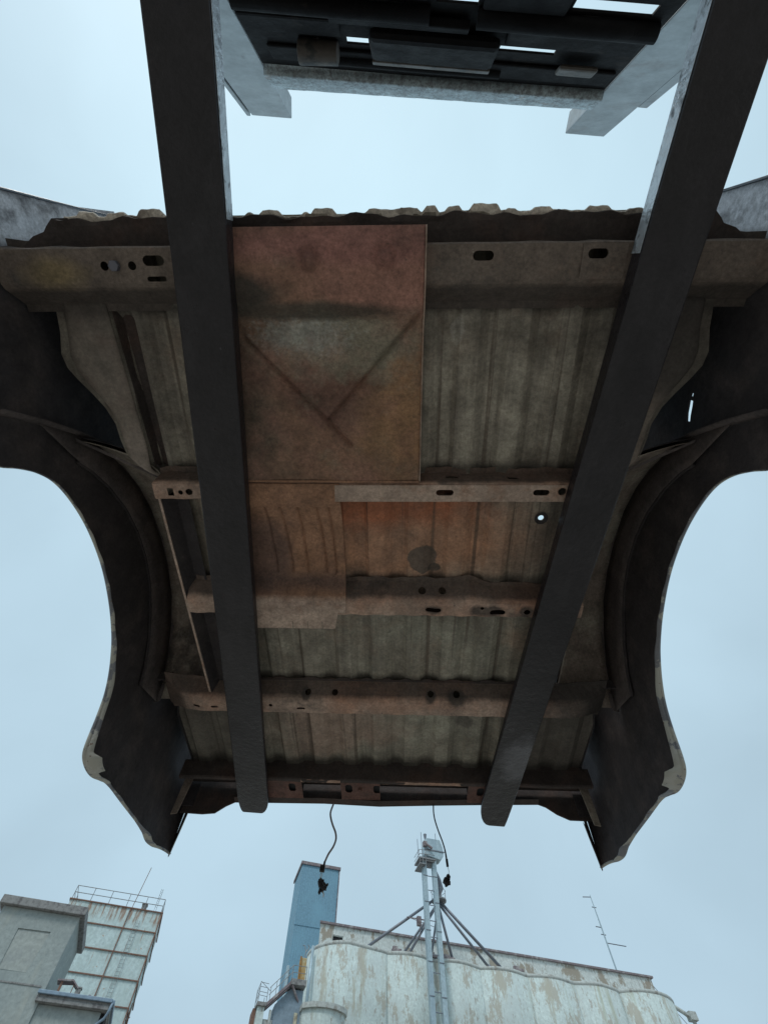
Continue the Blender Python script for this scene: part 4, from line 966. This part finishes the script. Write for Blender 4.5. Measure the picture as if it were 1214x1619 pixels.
# gallery
c = SB(); c.box((15.55, 70.0, 31.75), (16.9, 70.62, 32.45)); c.v = [(x - U4, y - V4, z) for x, y, z in c.v]
gm = SB(); gm.extr([(13.95, 70.4), (60.4, 70.4), (60.4, 76.5), (15.7, 76.5)], 'z', TOP + .02, 33.45); gm.v = [(x - U4, y - V4, z) for x, y, z in gm.v]
gl = gm.build('gallery_wall', M_GALL, sb, cut=c)
b = SB(); b.box((15.56, 70.55, 31.76), (16.89, 70.6, 32.44)); b.go('dark_window', M_DARK, sb, U4, V4)
b = SB(); b.box((15.50, 70.36, 31.70), (15.62, 70.398, 32.5)); b.box((15.50, 70.36, 32.502), (16.95, 70.398, 32.56)); b.go('window_frame', M_CORN, sb, U4, V4)
b = SB(); b.extr([(13.8, 70.15), (60.7, 70.15), (60.7, 76.8), (15.7, 76.8)], 'z', 33.452, 33.68); b.go('gallery_roof', M_TRIM, sb, U4, V4, bevel=.02)
for (x_, w2) in ((21.6, 1.1), (26.2, 1.0), (27.8, 1.5), (36.8, 1.3)):
    b = SB(); b.box((x_, 65.2, TOP + .1), (x_ + w2, 65.7, TOP + .38)); b.box((x_+.1, 65.25, TOP + .382), (x_ + w2*.6, 65.6, TOP + .6)); b.go('spout_box', M_TRIM, sb, U4, V4, bevel=.02)
# pipe running down the right-hand end
b = SB(); b.tube([(57.4, 69.0, 31.2), (59.0, 67.5, 30.0), (60.5, 67.0, 29.0), (61.6, 67.2, 28.6), (62.3, 67.4, 27.0), (63.5, 67.6, 24.5)], .22, 8); b.box((61.2, 66.8, 28.4), (62.2, 67.6, 29.2)); b.go('end_chute', M_CORN, sb, U4, V4)
b = SB(); b.tube([(60.3, 70.3, 32.6), (63.0, 69.6, 28.6)], .04, 5); b.go('guy_wire', M_RAIL, sb, U4, V4)
# thin conduit lines and a small wall bracket
b = SB(); b.tube([(12.55, 66.3, 29.4), (12.45, 66.0, 26.0), (12.45, 66.0, 22.6)], .17, 8); b.go('white_pipe', M_GALV, sb, U4, V4, smooth=True)

# --- antenna
an = sroot('antenna_mast', 58.1, 74, 'thin white antenna mast with small crossarms on the right of the gallery roof', 'antenna', z=33.68)
def ag(mb, name, m): return mb.go(name, m, an, 58.1, 74, 33.68)
ag(SB().tube([(58.17, 74, 33.7), (58.05, 74, 41.2), (57.97, 74, 44.7)], [.11, .10, .05], 8), 'pole', M_GALV)
for x0_, x1_, z_ in ((56.5, 57.97, 44.4), (57.6, 58.35, 43.0), (57.1, 58.0, 40.4), (57.6, 58.4, 39.5), (58.0, 61.3, 38.5)):
    b = SB(); b.tube([(x0_, 74, z_ - (.2 if x0_ < 57 else 0)), (x1_, 74, z_)], .06, 6); ag(b, 'crossarm', M_SPOUT)

# --- bucket elevator
le = sroot('bucket_elevator', 26.1, 64.0, 'twin galvanised elevator legs with a drum head and spouts fanning down to the silo roofs', 'elevator')
def lg(mb, name, m, par=None, **k): return mb.go(name, m, par or le, 26.1, 64.0, **k)
for x_ in (25.62, 27.0):
    b = SB(); b.add(*[( [(x_ - .62 - .27, 63.3, 0), (x_ - .62 + .27, 63.3, 0), (x_ - .62 + .27, 63.85, 0), (x_ - .62 - .27, 63.85, 0), (x_ - .27, 63.5, 39.2), (x_ + .27, 63.5, 39.2), (x_ + .27, 64.05, 39.2), (x_ - .27, 64.05, 39.2)]),
        [(0,3,2,1),(4,5,6,7),(0,1,5,4),(1,2,6,5),(2,3,7,6),(3,0,4,7)]])
    lg(b, 'leg_casing', M_GALV)
b = SB()
for k in range(24):
    z_ = 2 + k * 1.6; x_ = 26.3 - .62 * (1 - z_/39.2)
    b = SB(); b.box((x_ - .45, 63.55, z_), (x_ + .45, 63.62, z_ + .07)); lg(b, 'tie_bar', M_SPOUT)
for k in range(9):
    z_ = 14 + 2.9*k
    for o_ in (0, 1.38):
        x_ = 25.62 + o_ - .62*(1 - z_/39.2); lg(SB().box((x_ - .31, 63.25 + .2*z_/39.2, z_), (x_ + .31, 63.30 + .2*z_/39.2, z_ + .06)), 'casing_joint', M_SPOUT)
# head drum
b = SB()
prof = [(25.62, 39.65), (25.74, 40.6), (25.92, 41.7), (26.2, 41.82), (27.9, 41.86), (28.05, 41.78), (28.30, 41.0), (28.42, 40.3), (28.30, 39.8), (28.0, 39.4), (27.75, 39.3)]
b.extr(prof, 'y', 63.3, 64.5); hd = lg(b, 'head_drum', M_GALV, bevel=.05)
b = SB(); b.box((25.66, 63.22, 40.25), (28.5, 63.28, 40.38)); lg(b, 'drum_band', M_SPOUT, hd)
b = SB(); b.box((24.7, 62.9, 38.9), (27.0, 64.9, 39.05)); b.box((24.7, 62.9, 38.2), (25.6, 64.9, 38.3))
for x_ in (24.75, 25.2, 25.6): b.tube([(x_, 62.92, 38.2), (x_ , 62.92, 39.9)], .035, 5)
for z_ in (38.6, 39.4, 39.9): b.tube([(24.75, 62.92, z_), (26.9, 62.92, z_ + .1)], .035, 5)
for z_ in (39.4, 39.9): b.tube([(24.75, 62.92, z_), (24.75, 64.9, z_)], .035, 5)
lg(b, 'head_platform', M_RAIL)
b = SB(); b.box((25.5, 63.0, 40.6), (26.0, 63.5, 41.2)); b.tube([(25.7, 63.1, 41.0), (26.6, 62.9, 40.3)], .16, 8); lg(b, 'drive_motor', M_TRIM)
lg(SB().tube([(26.0, 63.6, 41.7), (26.0, 63.6, 42.4)], [.12, .24], 8), 'vent', M_SPOUT)
for px_, z0_, z1_ in ((25.3, 39.0, 42.4), (24.72, 39.0, 41.4), (27.4, 41.6, 42.6)): lg(SB().tube([(px_, 63.3, z0_), (px_, 63.3, z1_)], .04, 5), 'rod', M_SPOUT)
# discharge chute down to the distributor
b = SB(); b.tube([(26.4, 64.2, 40.2), (28.0, 64.8, 37.6), (28.2, 65.0, 36.9)], [.16, .28, .34], 8); b.tube([(28.2, 65.0, 37.0), (27.7, 65.2, 35.8)], [.42, .30], 8)
lg(b, 'discharge_chute', M_SPOUT)
b = SB(); b.tube([(27.9, 65.2, 35.4), (27.9, 65.2, 35.55)], .95, 12); b.tube([(27.9, 65.2, 35.5), (27.9, 65.2, 36.6)], .35, 10)
for k in range(8): a_ = k*math.pi/4; b.tube([(27.9 + .92*math.cos(a_), 65.2 + .92*math.sin(a_), 35.5), (27.9 + .92*math.cos(a_), 65.2 + .92*math.sin(a_), 36.5)], .03, 4)
b.tube([(27.9 + .92*math.cos(k*math.pi/6), 65.2 + .92*math.sin(k*math.pi/6), 36.5) for k in range(13)], .03, 4)
lg(b, 'distributor', M_RAIL)
for (x_, y2_, src, rr) in ((18.4, 65.6, 35.8, .155), (23.6, 65.5, 35.2, .14), (22.9, 68.5, 35.2, .14), (27.4, 69.0, 35.0, .13), (29.2, 65.6, 35.0, .155), (33.8, 65.6, 35.2, .15), (35.6, 65.6, 35.6, .17)):
    b = SB(); b.tube([(27.7, 65.1, src), (x_, y2_, TOP + .05)], rr, 8); b.tube([(x_, y2_, TOP + .35), (x_, y2_, TOP + .02)], rr * 1.4, 8)
    lg(b, 'spout', M_SPOUT, smooth=True)
b = SB(); b.box((23.4, 64.9, 33.0), (26.4, 65.0, 33.1)); b.box((24.7, 64.8, 32.4), (25.2, 65.2, 33.3)); b.tube([(25.0, 65.0, 33.4), (25.1, 65.0, 30.0)], .03, 4); b.tube([(27.0, 64.4, 32.2), (23.4, 64.9, 33.05)], .03, 4); lg(b, 'spout_brace', M_TRIM)

# --- small bin, landing and stair left of the silos
sm = sroot('small_silo', 13, 62.6, 'short smooth white silo joined at the left foot of the tall silos', 'silo')
pts = [(10.75, 63.5)] + arcpts(10.75, 15.2, 60.2, 1.1)[1:] + [(15.2, 60.4), (15.2, 65.2), (10.75, 65.2)]
SB().extr(pts, 'z', 0, 22.0).go('silo_wall', M_CONC, sm, 13, 62.6)
po = [(x_ + (.12 if x_ > 13 else -.12), y2_ - .22) for x_, y2_ in pts[1:16]] + [(15.3, 65.2), (10.6, 65.2)]
SB().extr(po, 'z', 22.002, 22.38).go('cornice', M_CORN, sm, 13, 62.6)
hs = sroot('gabled_shed', 9.8, 62.5, 'blue-grey gabled hut below the stair landing, left of the silos', 'hut')
b = SB(); b.extr([(8.45, 0), (8.45, 22.3), (9.75, 23.5), (11.0, 23.5), (11.0, 0)], 'y', 60.6, 64.5); b.go('wall', mat('blue_grey_sheet', (0.22, 0.29, 0.35), .7), hs, 9.8, 62.5)
b = SB(); b.box((10.35, 60.5, 20.6), (10.66, 60.58, 21.9)); b.box((8.9, 60.5, 19.4), (10.0, 60.58, 20.6)); b.go('panel', M_CREAM, hs, 9.8, 62.5)
ld = sroot('stair_landing', 10.3, 60.8, 'concrete landing with braces and thin handrails beside the first silo', 'landing')
def dg_(mb, name, m, **k): return mb.go(name, m, ld, 10.3, 60.8, **k)
dg_(SB().box((9.6, 60.0, 23.65), (11.1, 61.8, 24.10)), 'slab', M_STONE, bevel=.03)
b = SB(); b.bar((9.75, 60.1, 23.65), (10.95, 60.9, 22.3), .16, .16); b.bar((9.75, 61.4, 23.65), (10.95, 61.4, 22.3), .14, .14); dg_(b, 'brace', M_TRIM)
b = SB()
for x_ in (9.65, 11.0): b.tube([(x_, 60.05, 24.1), (x_, 60.05, 25.1)], .035, 5)
for z_ in (24.55, 25.08): b.tube([(9.65, 60.05, z_), (11.0, 60.05, z_)], .03, 5)
for dz in (.5, 1.0): b.tube([(7.7, 60.05, 22.2 + dz), (9.65, 60.05, 24.05 + dz)], .03, 5)
for t in (.05, .3, .55, .8): b.tube([(7.7 + 1.95*t, 60.05, 22.2 + 1.85*t), (7.7 + 1.95*t, 60.05, 23.2 + 1.85*t)], .028, 5)
dg_(b, 'handrail', M_RAIL)
b = SB(); b.bar((7.6, 60.3, 22.05), (9.7, 60.3, 23.85), .5, .20, (0, 0, 1)); b.bar((7.6, 61.1, 22.05), (9.7, 61.1, 23.85), .5, .20); dg_(b, 'stair', M_TRIM)
cl_ = sroot('yellow_casing', 10.5, 61.2, 'yellow stained upright casing standing on the landing', 'casing', z=24.1)
b = SB(); b.box((10.40, 60.9, 24.12), (11.05, 61.5, 26.1)); b.go('casing', M_YELL, cl_, 10.5, 61.2, 24.1, bevel=.04)
b = SB(); b.box((10.34, 60.8, 24.12), (10.50, 60.898, 26.15)); b.go('edge_angle', mat('orange_rust', (.33, .17, .05), .8), cl_, 10.5, 61.2, 24.1)
b = SB(); b.tube([(10.8, 61.2, 26.1), (10.9, 61.2, 26.7), (11.2, 61.2, 27.1), (11.05, 61.2, 27.3)], .05, 6); b.tube([(10.9, 61.2, 26.7), (10.7, 61.2, 27.2), (10.5, 61.2, 27.2)], .04, 6); b.go('hooked_pipe', M_RAIL, cl_, 10.5, 61.2, 24.1)
pr = sroot('concrete_pier', 7.1, 61, 'pale concrete pier topped by a small railed platform', 'pier')
def pg(mb, name, m, **k): return mb.go(name, m, pr, 7.1, 61, **k)
pg(SB().box((6.85, 60.2, 0), (7.5, 61.8, 21.9)), 'pillar', M_CONC)
pg(SB().box((6.55, 60.9, 0), (6.848, 62.4, 21.95)), 'side_wall', M_RUST)
b = SB(); b.box((7.52, 60.5, 0), (8.4, 62.4, 21.2)); b.box((8.0, 60.3, 0), (8.2, 60.49, 21.8)); pg(b, 'brown_wall', M_CORN)
pg(SB().box((6.72, 60.0, 21.902), (7.62, 62, 22.16)), 'cap_slab', M_STONE)
b = SB()
for x_, y2_ in ((6.78, 60.05), (7.55, 60.05), (6.78, 61.9), (7.55, 61.9)): b.tube([(x_, y2_, 22.16), (x_, y2_, 23.55 if x_ < 7 else 23.1)], .03, 5)
for z_ in (22.6, 22.85, 23.2, 23.5):
    b.tube([(6.78, 60.05, z_), (7.55, 60.05, z_ - .05)], .022, 5); b.tube([(6.78, 60.05, z_), (6.78, 61.9, z_)], .022, 5)
b.tube([(6.8, 60.05, 23.55), (7.8, 60.4, 23.1)], .022, 5)
pg(b, 'railing', M_RAIL)
